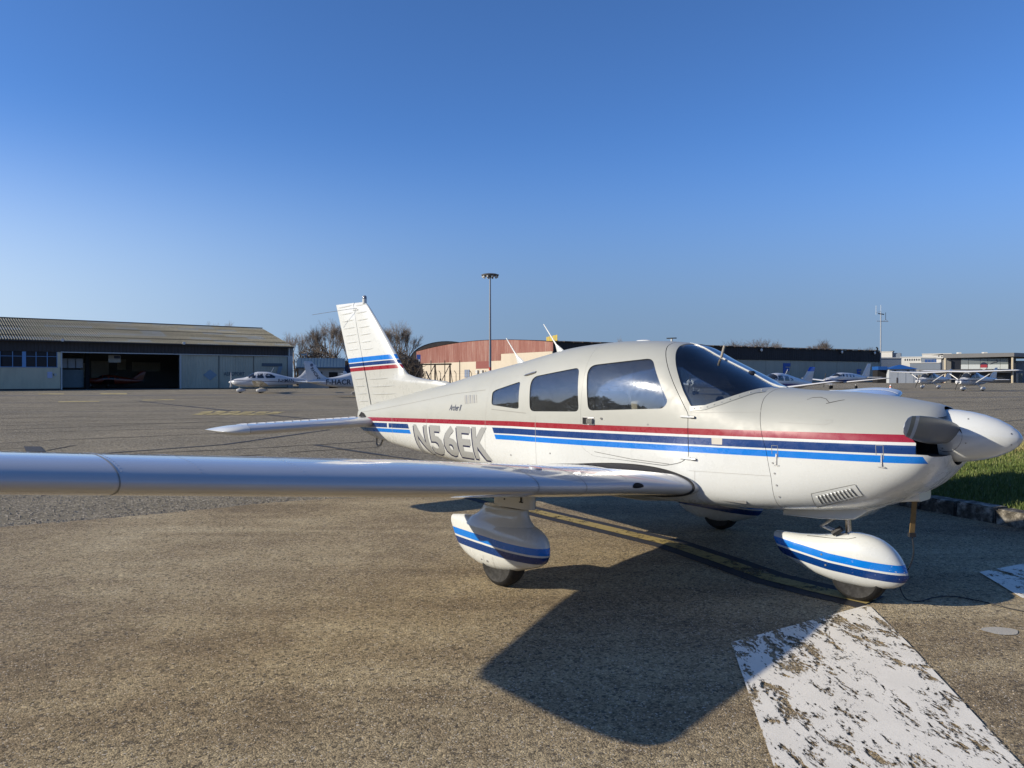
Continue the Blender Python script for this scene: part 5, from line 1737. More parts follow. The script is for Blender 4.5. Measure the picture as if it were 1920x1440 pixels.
def far_plane(loc, head, label, spec, group=None, body=None, fin=None, cat="aircraft", name="parked_aircraft", scale=1.0):
    e = empty(name, (loc[0], loc[1], 0), R(head)); e.scale = (scale,) * 3
    tag(e, label, cat, group)
    body = body or M_fw; fin = fin or M_fw
    f = pchip(*zip(*[(r[0], r[1]) for r in spec['f']])); g = pchip(*zip(*[(r[0], r[2]) for r in spec['f']])); h = pchip(*zip(*[(r[0], r[3]) for r in spec['f']]))
    xs = np.linspace(spec['f'][0][0], spec['f'][-1][0], 30)
    fo = MB().loft([ring_xz(x, f(x), g(x), h(x)) for x in xs]).build("fuselage", body, e, smooth=True, sharp=60)
    sk = Skin(fo)
    for s in (-1, 1):
        for w in spec['win']:
            flat_patch(sk, roundpoly(w, .06, 3), M_fglass, "window", e, .008, s, .25)
    if 'ws' in spec:   # windshield wraps the front of the cabin roof
        x0, x1 = spec['ws']; vs = []; n = 9
        for x in np.linspace(x0, x1, 5):
            r = ring_xz(x, f(x) + .012, g(x), h(x) + .012, 48)
            top = [p for p in r if p[2] > spec.get('wsz', 1.2)]
            top.sort(key=lambda p: p[1])
            idx = np.linspace(0, len(top) - 1, n).round().astype(int)
            vs += [top[i] for i in idx]
        meshobj("windshield", vs, [(j * n + i, j * n + i + 1, (j + 1) * n + i + 1, (j + 1) * n + i) for j in range(4) for i in range(n - 1)], M_fglass, e)
    for s in (-1, 1):
        m = MB(); far_wing(m, *spec['wing'], s=s); m.build("wing", spec.get('wmat') or M_fw, e, smooth=True, sharp=50)
        m = MB(); far_wing(m, *spec['stab'], t=.09, s=s); m.build("stabilizer", M_fw, e, smooth=True, sharp=50)
        for (x, y, z) in spec.get('strut', []):
            pass
        if 'strut' in spec:
            a, b = spec['strut']
            MB().tube((a[0], s * a[1], a[2]), (b[0], s * b[1], b[2]), .05, n=6).build("wing_strut", M_fw, e)
    m = MB()
    rings = []
    for (z, le, te, t) in spec['fin']:
        c = le - te
        rings.append([(le - a * c, b * t, z) for a, b in ((0, 0), (.08, .6), (.3, 1), (.7, .6), (1, .03), (1, -.03), (.7, -.6), (.3, -1), (.08, -.6))])
    fno = m.loft(rings).build("fin", fin, e, smooth=True, sharp=60)
    for (x, y) in spec['gear']:
        for s in ((-1, 1) if y else (1,)):
            wz = spec.get('wr', .19)
            MB().lathe([(wz * .5, -.07), (wz * .9, -.07), (wz, -.03), (wz, .03), (wz * .9, .07), (wz * .5, .07)], 'y', (x, s * y, wz), 16).build("wheel", M_tyre, e, smooth=True, sharp=40)
            ga = (x + (.1 if not y else .05), s * y * spec.get('gin', .45), spec['gz'])
            MB().tube(ga, (x, s * y, wz + .05), .05, .035, n=6).build("gear_leg", M_fw, e)
            if spec.get('pants', True):
                pr = [ring_xz(x + a, wz * 2 + b, wz * .55 + c, d, 12) for a, b, c, d in ((-.55, -.05, .12, .02), (-.3, .06, .02, .09), (0, .10, -.02, .115), (.22, .06, 0, .10), (.36, -.05, .08, .03))]
                MB().loft([[(p[0], p[1] + s * y, p[2]) for p in r] for r in pr]).build("wheel_fairing", M_fw, e, smooth=True, sharp=60)
    nx_ = spec['f'][-1][0]; nz = (spec['f'][-1][1] + spec['f'][-1][2]) / 2
    MB().lathe([(.17, nx_ - .02), (.16, nx_ + .08), (.10, nx_ + .2), (.01, nx_ + .3)], 'x', (0, 0, nz), 14).build("spinner", M_fw, e, smooth=True, sharp=60)
    pm = MB(); pa_ = R(spec.get('pang', 80))
    d = Vector((0, math.cos(pa_), math.sin(pa_))); c = Vector((nx_ + .07, 0, nz))
    pm.tube(c - d * .92, c + d * .92, .045, n=5)
    if spec.get('p3'):
        pm = MB()
        for k in range(3):
            q = pa_ + k * 2 * math.pi / 3; pm.tube(c, c + Vector((0, math.cos(q), math.sin(q))) * .95, .06, .04, n=5)
    pm.build("propeller", M_lightm if spec.get('p3') else M_panel, e)
    if 'ant' in spec:
        a, b = spec['ant']; MB().tube(a, b, .018, n=5).build("antenna", M_fw, e)
    return e, sk, fno
CIR = dict(f=[(-5.0, 1.28, 1.16, .03), (-4.2, 1.42, 1.0, .14), (-2.8, 1.55, .80, .34), (-1.5, 1.86, .66, .56), (-.4, 2.08, .60, .63), (.3, 2.08, .58, .63), (.9, 1.85, .58, .61), (1.5, 1.52, .60, .56), (2.1, 1.44, .68, .48), (2.6, 1.30, .80, .34), (2.72, 1.20, .92, .2)],
           win=[[(-.35, 1.45), (.32, 1.45), (.32, 1.92), (-.15, 1.95)], [(-1.35, 1.47), (-.50, 1.45), (-.35, 1.93), (-.95, 1.85), (-1.4, 1.6)], [(.46, 1.45), (1.20, 1.47), (.62, 1.88), (.46, 1.90)]],
           ws=(.62, 1.42), wsz=1.55, wing=(.4, 5.8, .65, 1.45, .42, .85, .72, 1.25), stab=(.05, 2.0, -4.15, .95, -4.35, .62, 1.18, 1.2),
           fin=[(1.15, -2.9, -5.0, .05), (1.5, -3.35, -5.02, .06), (1.75, -3.75, -5.06, .07), (2.7, -4.55, -5.25, .06), (2.76, -4.7, -5.22, .02)], gear=[(0, 1.4), (1.95, 0)], gz=.75, p3=True, pang=88, ant=((-.9, 0, 1.98), (-1.2, 0, 2.5)))
M_cirb = two_tone("white_jet_stripe_paint", FW, FW, 1.18, .035, (0, .055, (.03, .035, .07)))
hm, hsk, hfin = far_plane((-24.6, 75.3), 194, "white low-wing aircraft marked F-HMAN, parked with its nose left by the mossy hangar", CIR, None, M_cirb)
M_reg = plain("registration_dark", (.012, .015, .03), .5)
def reg(text, sk, parent, x, z, w, h, s, rev=False, name="registration"):
    bm = fit_text(text_bm(text, 1, .02), w, h)
    for v in bm.verts:
        u = v.co.x
        v.co = Vector((x - u if s > 0 else x + u, 0, z + v.co.y))
    return drape(bm, sk, M_reg, name, parent, .012, s, .3)
reg("F-HMAN", hsk, hm, -1.65, 1.04, 1.45, .34, 1)
ha, ask, afin = far_plane((-11.6, 61.0), 40, "white aircraft marked F-HACR facing right, its nose hidden behind the near fin", CIR)
reg("F-HACR", ask, ha, -3.55, .98, 1.95, .40, -1)
fsk = Skin(afin)
bm = fit_text(text_bm("RHONE", 1, .015), 1.15, .24)
for v in bm.verts:
    u, t = v.co.x, v.co.y
    p = Vector((-4.62, 2.52)) + Vector((.58, -.81)) * (u + .2) + Vector((.81, .58)) * (t - .3)
    v.co = Vector((p.x, 0, p.y))
drape(bm, fsk, M_reg, "fin_lettering", ha, .015, -1, .3)
bm = bmesh.new()
bm.faces.new([bm.verts.new((-4.64 + .12 * math.cos(a), 0, 2.47 + .12 * math.sin(a))) for a in np.linspace(0, 2 * math.pi, 13)[:-1]])
drape(bm, fsk, plain("round_emblem", (.10, .12, .18), .5), "round_emblem", ha, .015, -1, .3)

PIP = dict(f=[(-4.3, 1.12, .92, .03), (-3, 1.36, .70, .22), (-1.8, 1.60, .60, .40), (-.8, 1.80, .57, .52), (.1, 1.88, .56, .57), (.6, 1.83, .57, .57), (1.0, 1.66, .58, .56), (1.5, 1.46, .61, .54), (2.2, 1.42, .70, .48), (2.5, 1.34, .86, .40)],
           win=[[(-.75, 1.27), (-.12, 1.27), (-.14, 1.64), (-.68, 1.60)], [(.02, 1.27), (.72, 1.30), (.56, 1.69), (.06, 1.66)], [(-1.32, 1.28), (-.90, 1.26), (-.92, 1.52), (-1.3, 1.42)], [(.86, 1.33), (1.3, 1.44), (.85, 1.74), (.76, 1.70)]],
           ws=(.72, 1.45), wsz=1.42, wing=(.4, 5.3, .80, 1.6, .60, 1.05, .66, 1.24), stab=(.03, 1.95, -3.8, .75, -3.9, .72, 1.0, 1.0),
           fin=[(1.12, -2.6, -4.3, .05), (1.45, -3.1, -4.42, .05), (1.7, -3.4, -4.5, .06), (2.34, -4.0, -4.72, .05), (2.38, -4.1, -4.72, .02)], gear=[(0, 1.5), (2.0, 0)], gz=.7, pants=False, ant=((-.9, 0, 1.72), (-1.2, 0, 2.15)))
def fin_tip(name, base, tip, z):
    return two_tone(name, tip, base, z)
pp_, psk, _ = far_plane((20.6, 59.5), 214, "white low-wing aircraft with a blue belly and blue fin tip behind the near windshield", PIP, None, two_tone("blue_belly_paint", FW, (.006, .03, .20), 1.06, .02), fin_tip("blue_tip_fin", FW, (.005, .05, .42), 2.02))
far_plane((17.4, 67.5), 214, "white aircraft with a black and red fin tip, mostly hidden behind the near windshield", PIP, None, None, fin_tip("black_tip_fin", (.5, .42, .42), (.014, .018, .025), 1.95))
MAL = dict(f=[(-5.2, 1.55, 1.35, .04), (-3.8, 1.72, 1.08, .28), (-2.4, 1.95, .86, .50), (-1.0, 2.10, .76, .63), (.4, 2.14, .74, .66), (1.3, 2.08, .74, .64), (1.9, 1.82, .74, .60), (2.5, 1.58, .78, .54), (3.3, 1.45, .86, .42), (3.6, 1.32, .98, .26)],
           win=[[(1.10, 1.66), (1.72, 1.62), (1.38, 1.96), (1.12, 1.97)], [(.62, 1.63), (.98, 1.63), (.98, 1.98), (.62, 1.98)], [(-.05, 1.60), (.28, 1.60), (.28, 1.92), (-.05, 1.92)], [(-.72, 1.58), (-.40, 1.58), (-.40, 1.90), (-.72, 1.90)], [(-1.38, 1.56), (-1.06, 1.56), (-1.06, 1.86), (-1.38, 1.86)]],
           ws=(1.45, 2.25), wsz=1.66, wing=(.5, 6.5, .75, 1.9, .40, .95, .85, 1.42), stab=(.05, 2.2, -4.3, 1.0, -4.55, .65, 1.52, 1.52),
           fin=[(1.5, -3.0, -5.1, .06), (1.85, -3.7, -5.2, .06), (3.3, -4.75, -5.5, .05), (3.36, -4.9, -5.5, .02)], gear=[(0, 1.85), (2.6, 0)], gz=.8, pants=False, wr=.24, gin=.95)
far_plane((43.4, 100.5), 209, "larger white aircraft with small cabin windows and dark blue belly before the dark hangar", MAL, None, two_tone("navy_belly_paint", FW, (.005, .012, .10), 1.22, .0), two_tone("navy_edge_fin", FW, FW, 9))
CES = dict(f=[(-5.0, 1.40, 1.10, .05), (-3.2, 1.58, .92, .22), (-1.6, 1.80, .66, .42), (-.6, 2.12, .58, .52), (.2, 2.15, .55, .54), (.9, 2.08, .55, .54), (1.25, 1.72, .56, .53), (1.6, 1.46, .58, .50), (2.2, 1.36, .66, .44), (2.5, 1.24, .78, .34)],
           win=[[(.18, 1.45), (.95, 1.45), (.85, 1.92), (.18, 1.96)], [(-.75, 1.46), (.06, 1.45), (.06, 1.96), (-.5, 1.92)]],
           ws=(.86, 1.5), wsz=1.46, wing=(.0, 5.45, 1.05, 1.63, .85, 1.12, 2.12, 2.28), stab=(.05, 1.75, -4.1, 1.0, -4.3, .65, 1.25, 1.25),
           fin=[(1.3, -3.0, -4.9, .05), (1.6, -3.6, -4.95, .06), (2.6, -4.6, -5.2, .05), (2.66, -4.75, -5.2, .02)], gear=[(-.2, 1.15), (1.55, 0)], gz=.75, strut=((.45, .5, .78), (.35, 2.6, 2.16)), pang=70)
far_plane((51.8, 86.6), 209, "white high-wing aircraft with its full wing in view, parked nearest of the two high-wing ones", CES, "white high-wing aircraft before the terminal", two_tone("ces_a", FW, FW, 1.18, .03, (0, .10, (.03, .04, .09))))
far_plane((56.5, 104), 209, "white high-wing aircraft parked behind the other one, its wing and nose partly covered", CES, "white high-wing aircraft before the terminal", two_tone("ces_b", FW, FW, 1.15, .03, (0, .08, (.05, .05, .07))))
M_red = plain("red_aircraft_paint", (.22, .03, .012), .3, coat=.3)
p_in = hang.matrix_basis @ Vector((13.2, 9.0, 0))
far_plane((p_in.x, p_in.y), 210, "dark red aircraft parked inside the open bay of the mossy hangar", dict(PIP, wmat=M_red), None, M_red, M_red)
p_in = hang.matrix_basis @ Vector((21.5, 9.5, 0))
far_plane((-17.2, 92), 60, "white high-wing aircraft hidden behind the near fin, one wing tip showing by the slatted gate", CES, None, scale=.85)

# ------------------------------------------------------------- traffic cone
cn = empty("traffic_cone", (41.8, 84.8, 0)); tag(cn, "orange and white traffic cone standing alone on the apron beyond the nose", "traffic cone")
M_or = plain("cone_orange", (.62, .10, .03), .6)
lbox("base", M_or, cn, -.22, .22, -.22, .22, 0, .05)
for i, (a, b) in enumerate(((.05, .25), (.25, .42), (.42, .56), (.56, .72))):
    MB().lathe([(.18 * (1 - a) + .01, a), (.18 * (1 - b) + .01, b)], 'z', (0, 0, 0), 14).build("band" if i % 2 else "cone_section", M_white if i % 2 else M_or, cn, smooth=True)

# ------------------------------------------------------------- shed beside the hangar, slatted gate, signs
M_broof = grimy("blue_metal_roof", (.062, .11, .165), .5, .2, .6)
M_shedw = grimy("shed_wall", (.27, .275, .26), .85, .2, .4)
sh = empty("shed", (-29.6, 106.5, 0), R(12)); tag(sh, "low grey shed with a blue ribbed metal roof beside the mossy hangar", "shed")
lbox("wall", M_shedw, sh, 0, 6.1, 0, 5.5, 0, 2.95)
rs = MB()
n = 15
for i in range(n):
    a, b = -.3 + 6.6 * i / n, -.3 + 6.6 * (i + 1) / n
    rs.add([(a, -.35, 2.9), (b - .06, -.35, 2.9), (b - .06 - .25 * 0, 2.9, 4.25), (a, 2.9, 4.25)], [(0, 1, 2, 3)])
    rs.box(b - .07, b, -.37, -.30, 2.88, 2.98)
    rs.add([(b - .07, -.36, 2.98), (b, -.36, 2.98), (b, 2.9, 4.33), (b - .07, 2.9, 4.33)], [(0, 1, 2, 3)])
rs.add([(-.3, 2.9, 4.25), (6.3, 2.9, 4.25), (6.3, 6.0, 2.9), (-.3, 6.0, 2.9)], [(0, 1, 2, 3)])
rs.add([(6.1, 0, 2.9), (6.1, 5.5, 2.9), (6.1, 2.9, 4.2)], [(0, 1, 2)])
rs.build("roof", M_broof, sh, fix=False)
lbox("roof_edge", M_broof, sh, -.3, 6.3, -.39, -.34, 2.78, 2.93)
lbox("doorway", M_dark, sh, 4.1, 5.3, -.02, .02, 0, 2.25)
lbox("window", M_pane, sh, 2.5, 3.2, -.02, .02, 1.5, 2.3); lbox("window", M_pane, sh, .9, 1.6, -.02, .02, 1.5, 2.3)
gt = empty("slatted_gate", (-26.2, 116, 0), R(4)); tag(gt, "dark blue slatted gate with pale posts right of the blue-roofed shed", "gate")
for k in range(12): lbox("slat", plain("gate_blue", (.022, .032, .075), .6), gt, .05 + k * .30, .29 + k * .30, 0, .05, .3, 3.3)
for k in (0, 3, 6, 9, 12): lbox("post", M_lightm, gt, k * .30 - .04, k * .30 + .04, -.06, .08, 0, 3.5)
sg = empty("sign_post", (-32.0, 118, 0)); tag(sg, "small white lamp head on a post above the blue-roofed shed", "lamp")
MB().tube((.45, 0, 0), (.45, 0, 5.4), .05, n=6).build("post", M_lightm, sg); lbox("lamp_head", M_white, sg, -.4, .5, -.15, .15, 4.9, 5.15)
ds = empty("direction_sign", (*at(785, 200), 0)); tag(ds, "small blue and white sign at the left end of the red hangar", "sign")
MB().tube((0, 0, 0), (0, 0, 7.2), .08, n=6).build("post", M_lightm, ds); lbox("face", plain("sign_blue", (.03, .10, .40), .5), ds, -.5, .5, -.12, -.08, 4.6, 7.4); lbox("panel", M_white, ds, -.35, .35, -.14, -.121, 4.9, 6.2)

# ------------------------------------------------------------- red and dark hangar
big = empty("red_hangar", (9.36, 175, 0), math.atan2(.507, .862)); tag(big, "huge arched hangar with rusty red gable cladding, cream walls and a dark door front", "hangar")
M_rust = NT("rusty_cladding")
crd = M_rust.coord()
a_ = M_rust.noise(.30, 7, .7, vec=crd, mapscale=(1, 1, .12)); b_ = M_rust.noise(2.4, 5, .7, vec=crd, mapscale=(1, 1, .10))
M_rust.set(color=M_rust.ramp(M_rust.math('ADD', M_rust.math('MULTIPLY', a_, .5), M_rust.math('MULTIPLY', b_, .5)), [(.36, (.24, .095, .07)), (.48, (.31, .135, .105)), (.57, (.37, .20, .16)), (.67, (.46, .34, .29))]), rough=.85)
M_rust = M_rust.m
M_cream = grimy("cream_wall", (.48, .42, .33), .9, .12, .12)
M_black = M_black
M_dband = grimy("black_cladding", (.030, .030, .033), .7, .3, .2)
M_gdoor = grimy("grey_big_door", (.34, .35, .30), .7, .14, .12)
M_groof = grimy("brown_roof", (.085, .065, .05), .9, .4, .2)
LF, DP = 120.3, 77.8
def arch(k): return 9.6 + 1.75 * math.sin(math.pi * min(1, max(0, k / DP))) ** .9
# gable (local -x face): profiled sheets in bays, each a panel that can be picked out
KS = np.linspace(0, DP, 27)
for a, b in zip(KS[:-1], KS[1:]):
    z0 = 7.45 if b <= 26.2 else 5.75
    n = 8; vs = []; fs = []
    prof = []
    for i in range(n):
        p = a + (b - a) * i / n; w = (b - a) / n
        prof += [(p, 0), (p + w * .45, 0), (p + w * .5, .06), (p + w * .95, .06)]
    prof.append((b - .02, 0))
    m_ = len(prof)
    vs = [(-q, k, z0) for k, q in prof] + [(-q, k, arch(k) - .05) for k, q in prof]
    meshobj("cladding_panel", vs, [(i + 1, i, m_ + i, m_ + i + 1) for i in range(m_ - 1)], M_rust, big, smooth=False)
lbox("cream_wall", M_cream, big, .0, .3, 0.3, 26.1, 0, 7.45); lbox("cream_wall", M_cream, big, .0, .3, 26.1, DP, 0, 5.75)
lbox("red_panel", plain("dull_red_panel", (.19, .055, .045), .8), big, -.06, -.005, 30.0, 37.6, 3.8, 5.75)
wn_ = lbox("window", M_pane, big, -.05, -.005, 41.3, 44.4, 1.45, 3.6)
lbox("curtain", plain("curtain_blue", (.16, .20, .28), .9), wn_, -.08, -.051, 41.4, 42.5, 1.5, 3.55); lbox("curtain", plain("curtain_blue", (.16, .20, .28), .9), wn_, -.08, -.051, 43.0, 44.3, 1.5, 3.55); lbox("frame", M_white, wn_, -.09, -.051, 42.7, 42.85, 1.45, 3.6)
for k, z in ((36.5, 2.5), (33.8, 2.5), (28.5, 2.4)): lbox("wall_unit", M_lightm, big, -.5, -.01, k - .5, k + .5, z, z + .9)
for k in (35.2, 32.4): lbox("door", M_dark, big, -.05, -.005, k - .35, k + .35, 0, 2.1)
lbox("blue_shutter", plain("shutter_grey", (.15, .18, .17), .6), big, -.08, -.005, 25.0, 28.2, 1.0, 2.4)
# roof and door front
rv_ = []
KK = np.linspace(-.3, DP, 40)
for x in (-.25, LF + .2):
    for k in KK: rv_.append((x, k, arch(k) + .06))
meshobj("arched_roof", rv_, [(i, i + 1, 40 + i + 1, 40 + i) for i in range(39)], M_groof, big, smooth=True)
ev = MB()
for i in range(46):
    x = .2 + i * (LF - .6) / 46
    ev.box(x, x + 1.9, -.55, .1, 9.50 + .09 * (i % 2), 9.68 + .10 * (i % 2))
ev.build("eave_sheets", M_groof, big)
for a, b in zip(np.linspace(0, LF, 13)[:-1], np.linspace(0, LF, 13)[1:]):
    ribbed("dark_cladding", M_dband, big, a, b - .03, 0, 6.25, 9.55, .8, .05)
    ribbed("door_leaf", M_gdoor, big, a + .02, b - .06, .25, .1, 6.2, 2.4, .04)
lbox("door_base", M_dark, big, 0, LF, .1, .3, 0, .12)
lbox("end_wall", M_gdoor, big, LF - .2, LF, 0, DP, 0, 9.5)
M_bl = plain("letter_blue", (.02, .09, .36), .6)
def big_f(x, z, w, h, t):
    m = MB(); y0, y1 = .10, .19
    m.box(x, x + t, y0, y1, z, z + h); m.box(x + t, x + w, y0, y1, z + h - t, z + h); m.box(x + t, x + w * .85, y0, y1, z + h * .48, z + h * .48 + t)
    m.build("letter", M_bl, big)
big_f(76.9, 1.2, 3.0, 4.25, .95); big_f(109.4, 1.2, 2.0, 2.75, .6)
for x_, nm in ((18.5, "leftmost"), (67.5, "second from the left"), (101.5, "third from the left"), (117.0, "rightmost")):
    f_ = empty("wall_lamp"); f_.matrix_world = big.matrix_basis @ Matrix.Translation((x_, -.6, 8.9))
    tag(f_, nm + " of the white lamps on the dark hangar cladding", "wall lamp", "white lamps on the dark hangar")
    MB().lathe([(.12, -.1), (.42, .0), (.42, .18), (.15, .3)], 'y', (0, 0, 0), 10).build("lamp_head", M_white, f_, smooth=True); lbox("bracket", M_dark, f_, -.05, .05, .2, .55, -.4, .0)
yb = empty("roof_sign"); yb.matrix_world = big.matrix_basis @ Matrix.Translation((.8, 4.0, 9.75)) @ Matrix.Rotation(R(-62), 4, 'Z')
tag(yb, "bright yellow slatted board on the corner of the red hangar roof", "board")
for k in range(7): lbox("slat", plain("sign_yellow", (.62, .45, .03), .6), yb, k * .42, k * .42 + .32, 0, .08, .15 + .05 * (k > 3), 1.15 + .07 * k)
lbox("frame", M_dark, yb, -.1, 3.0, .09, .15, .0, .3)
arc = empty("barrel_hangar", (*at(838, 300), 0)); tag(arc, "far barrel-roofed hangar showing above the left end of the red hangar", "hangar")
av = []
for y in (0, 40):
    for a in np.linspace(0, math.pi, 25): av.append((-14.5 * math.cos(a), y, 8.2 + 7.4 * math.sin(a)))
meshobj("roof", av, [(i, i + 1, 25 + i + 1, 25 + i) for i in range(24)], M_groof, arc)
MB().add([(v[0], .1, v[2]) for v in av[:25]] + [(14.5, .1, 0), (-14.5, .1, 0)], [tuple(range(27))]).build("gable_wall", grimy("barrel_gable", (.10, .085, .075), .9), arc)

# rusty steel frame, concrete fence posts with slanted arms
M_rs = plain("rusty_steel", (.085, .062, .043), .8, var=.4)
fr = empty("steel_frame", (*at(812, 92), 0)); fr.rotation_euler = (0, 0, R(3)); tag(fr, "rusty braced steel frame standing before the cream wall of the red hangar", "frame")
d_ = 92 / 1440
for k, px in enumerate((790, 815, 843)):
    x = (px - 812) * d_
    for dy in (0, 1.1):
        MB().tube((x + dy * .05, dy, 0), (x + dy * .05, dy, 3.05), .055, n=6).build("post", M_rs, fr)
    MB().tube((x, 0, 3.0), (x - 1.45, -2.2, 0), .05, n=6).build("brace", M_rs, fr)
    MB().tube((x, 1.1, 3.0), (x + .4, 2.8, 0), .045, n=6).build("brace", M_rs, fr)
MB().tube((-2.3, 0, 3.05), (2.2, 0, 3.15), .07, n=6).build("top_beam", M_rs, fr); MB().tube((-2.3, 1.1, 3.05), (2.2, 1.1, 3.1), .06, n=6).build("top_beam", M_rs, fr)
fe = empty("perimeter_fence", (*at(770, 118), 0)); fe.rotation_euler = (0, 0, R(2)); tag(fe, "wire fence on slender posts with slanted arms before the cream wall", "fence")
fd = 118 / 1440
for i, px in enumerate(range(768, 930, 29)):
    x = (px - 770) * fd
    MB().path([(x, 0, 0), (x, 0, 2.15), (x - .28, 0, 2.55)], .05, 6).build("post", M_rs, fe)
for z in (.6, 1.1, 1.6, 2.1, 2.35, 2.5):
    MB().tube((0, 0, z), (13.5, 0, z), .008, n=4).build("wire", M_rs, fe)
for px, lab in ((808, "leftmost"), (834, "middle"), (862, "rightmost")):
    o = MB().tube((0, 0, 0), (0, 0, 4.2), .07, n=8).build("thin_post", M_rs); o.location = (*at(px, 122), 0)
    tag(o, lab + " of three thin bare posts behind the rusty steel frame", "post", "thin posts by the steel frame")

# ------------------------------------------------------------- light mast and antenna mast
lm_ = empty("light_mast", (*at(919, 140), 0)); tag(lm_, "tall steel light mast with a round crown of lamps behind the aircraft", "light mast")
zt = hgt(515, 140)
nm_ = NT("mast_steel"); _, _, mz = nm_.xyz()
cm = nm_.mix(nm_.band(mz, 2.75, 3.35), nm_.mix(nm_.math('LESS_THAN', mz, 2.75), (.20, .21, .23), (.60, .59, .56)), (.45, .05, .03)); nm_.set(color=cm, rough=.45, metal=.2)
MB().tube((0, 0, 0), (0, 0, zt - .2), .25, .13, n=16).build("pole", nm_.m, lm_, smooth=True)
MB().lathe([(.2, zt - .55), (.9, zt - .35), (1.55, zt - .25), (1.62, zt - .05), (1.2, zt + .10), (.3, zt + .16)], 'z', (0, 0, 0), 28).build("crown_ring", plain("crown_dark", (.10, .095, .09), .5), lm_, smooth=True, sharp=30)
for k in range(10):
    a = 2 * math.pi * k / 10
    MB().lathe([(.14, -.2), (.2, .0), (.16, .12)], 'z', (1.3 * math.cos(a), 1.3 * math.sin(a), zt - .42), 8).build("lamp", M_lightm, lm_, smooth=True)
an = empty("antenna_mast", (*at(1651, 238), 0)); tag(an, "slim antenna mast with crossbars rising beyond the right end of the dark hangar", "antenna mast")
z_ = lambda y: hgt(y, 238)
k_ = 238 / 1440
M_galv = plain("galvanised", (.36, .37, .38), .5, metal=.3)
MB().tube((0, 0, 0), (0, 0, z_(586)), .24, .16, n=8).build("pole", M_galv, an)
MB().tube((-8 * k_, 0, z_(602)), (14 * k_, 0, z_(603)), .09, n=6).build("crossbar", M_galv, an)
MB().tube((-5 * k_, 0, z_(588)), (6 * k_, 0, z_(589.5)), .15, n=6).build("crossbar", M_dark, an)
for px, y0, y1 in ((-9, 590, 573), (0, 586, 572), (9, 600, 586)):
    MB().tube((px * k_, 0, z_(y0)), (px * k_, 0, z_(y1)), .07, n=5).build("whip", M_white if px < 5 else M_dark, an)
MB().tube((-9 * k_, 0, z_(586)), (0, 0, z_(584)), .06, n=5).build("arm", M_galv, an)
MB().tube((9 * k_, 0, z_(599)), (5 * k_, 0, z_(602)), .06, n=5).build("arm", M_galv, an); MB().tube((9 * k_, 0, z_(599)), (13 * k_, 0, z_(602)), .06, n=5).build("arm", M_galv, an)
MB().path([(-1.2, 0, z_(658)), (-.9, .1, z_(654)), (-1.3, .1, z_(651))], .25, 5).build("bracket", M_dark, an)

# ------------------------------------------------------------- blue-roofed kiosk, white buildings, canopy terminal
M_wb = grimy("white_building", (.58, .565, .52), .8, .08, .15)
M_gb = grimy("grey_blue_wall", (.185, .215, .255), .8, .12, .2)
M_bk = plain("blue_roof", (.012, .075, .26), .5)
def bpos(px, d): return (*at(px, d), 0)
ks = empty("kiosk", bpos(1667, 200), R(-8)); tag(ks, "small pale kiosk with a bright blue hipped roof at the dark hangar's right end", "kiosk")
q = 200 / 1440
M_kw = grimy("kiosk_wall", (.40, .43, .46), .7, .12, .4)
lbox("wall", M_kw, ks, 0, 47 * q, 0, 6, 0, hgt(692, 200))
MB().add([(-3 * q, -.6, hgt(692, 200)), (50 * q, -.6, hgt(692, 200)), (50 * q, 6.6, hgt(692, 200)), (-3 * q, 6.6, hgt(692, 200)), (22 * q, 2, hgt(684, 200)), (28 * q, 2, hgt(684, 200))], [(0, 1, 5, 4), (1, 2, 5), (2, 3, 4, 5), (3, 0, 4), (3, 2, 1, 0)]).build("roof", M_bk, ks)
for x, w in ((8, 5), (31, 5)): lbox("window", M_pane, ks, x * q, (x + w) * q, -.04, .02, hgt(698, 200), hgt(694, 200))
for x in (15, 29, 43): lbox("panel_joint", M_gb, ks, x * q, (x + .5) * q, -.03, .02, 0, hgt(693, 200))
lbox("porch", M_bk, ks, -17 * q, -.1, 1.0, 6, hgt(692, 200) - .2, hgt(687, 200)); lbox("porch_wall", M_dark, ks, -16 * q, -.1, 2.0, 6, 0, hgt(692, 200) - .2)
lbox("door", plain("kiosk_door", (.06, .05, .05), .7), ks, 13 * q, 15.5 * q, -.05, .0, 0, hgt(708, 200))
gb = empty("grey_building", bpos(1640, 262)); tag(gb, "grey-blue flat building with a white roof edge behind the blue-roofed kiosk", "building")
q = 262 / 1440
lbox("wall", M_gb, gb, 0, 50 * q, 0, 20, 0, hgt(672, 262)); lbox("parapet", M_wb, gb, -.2, 51 * q, -.2, 20, hgt(672, 262), hgt(670, 262))
tw = empty("white_tower", bpos(1646, 300), R(-28)); tag(tw, "white rooftop block with its shaded right side coloured grey-blue above the grey-blue building", "building")
q = 300 / 1440
lbox("wall", M_wb, tw, 0, 24 * q, 0, 14, 0, hgt(660, 300)); lbox("side_wing", M_gb, tw, 24 * q + .05, 38 * q, 1, 13, 0, hgt(662, 300)); lbox("roof_slab", M_wb, tw, -.2, 25 * q, -.2, 14, hgt(660, 300), hgt(659, 300)); lbox("roof_hatch", M_dark, tw, 20 * q, 27 * q, 2, 6, hgt(659, 300), hgt(658, 300))  # grey-blue side box carries the block's shaded right side as colour
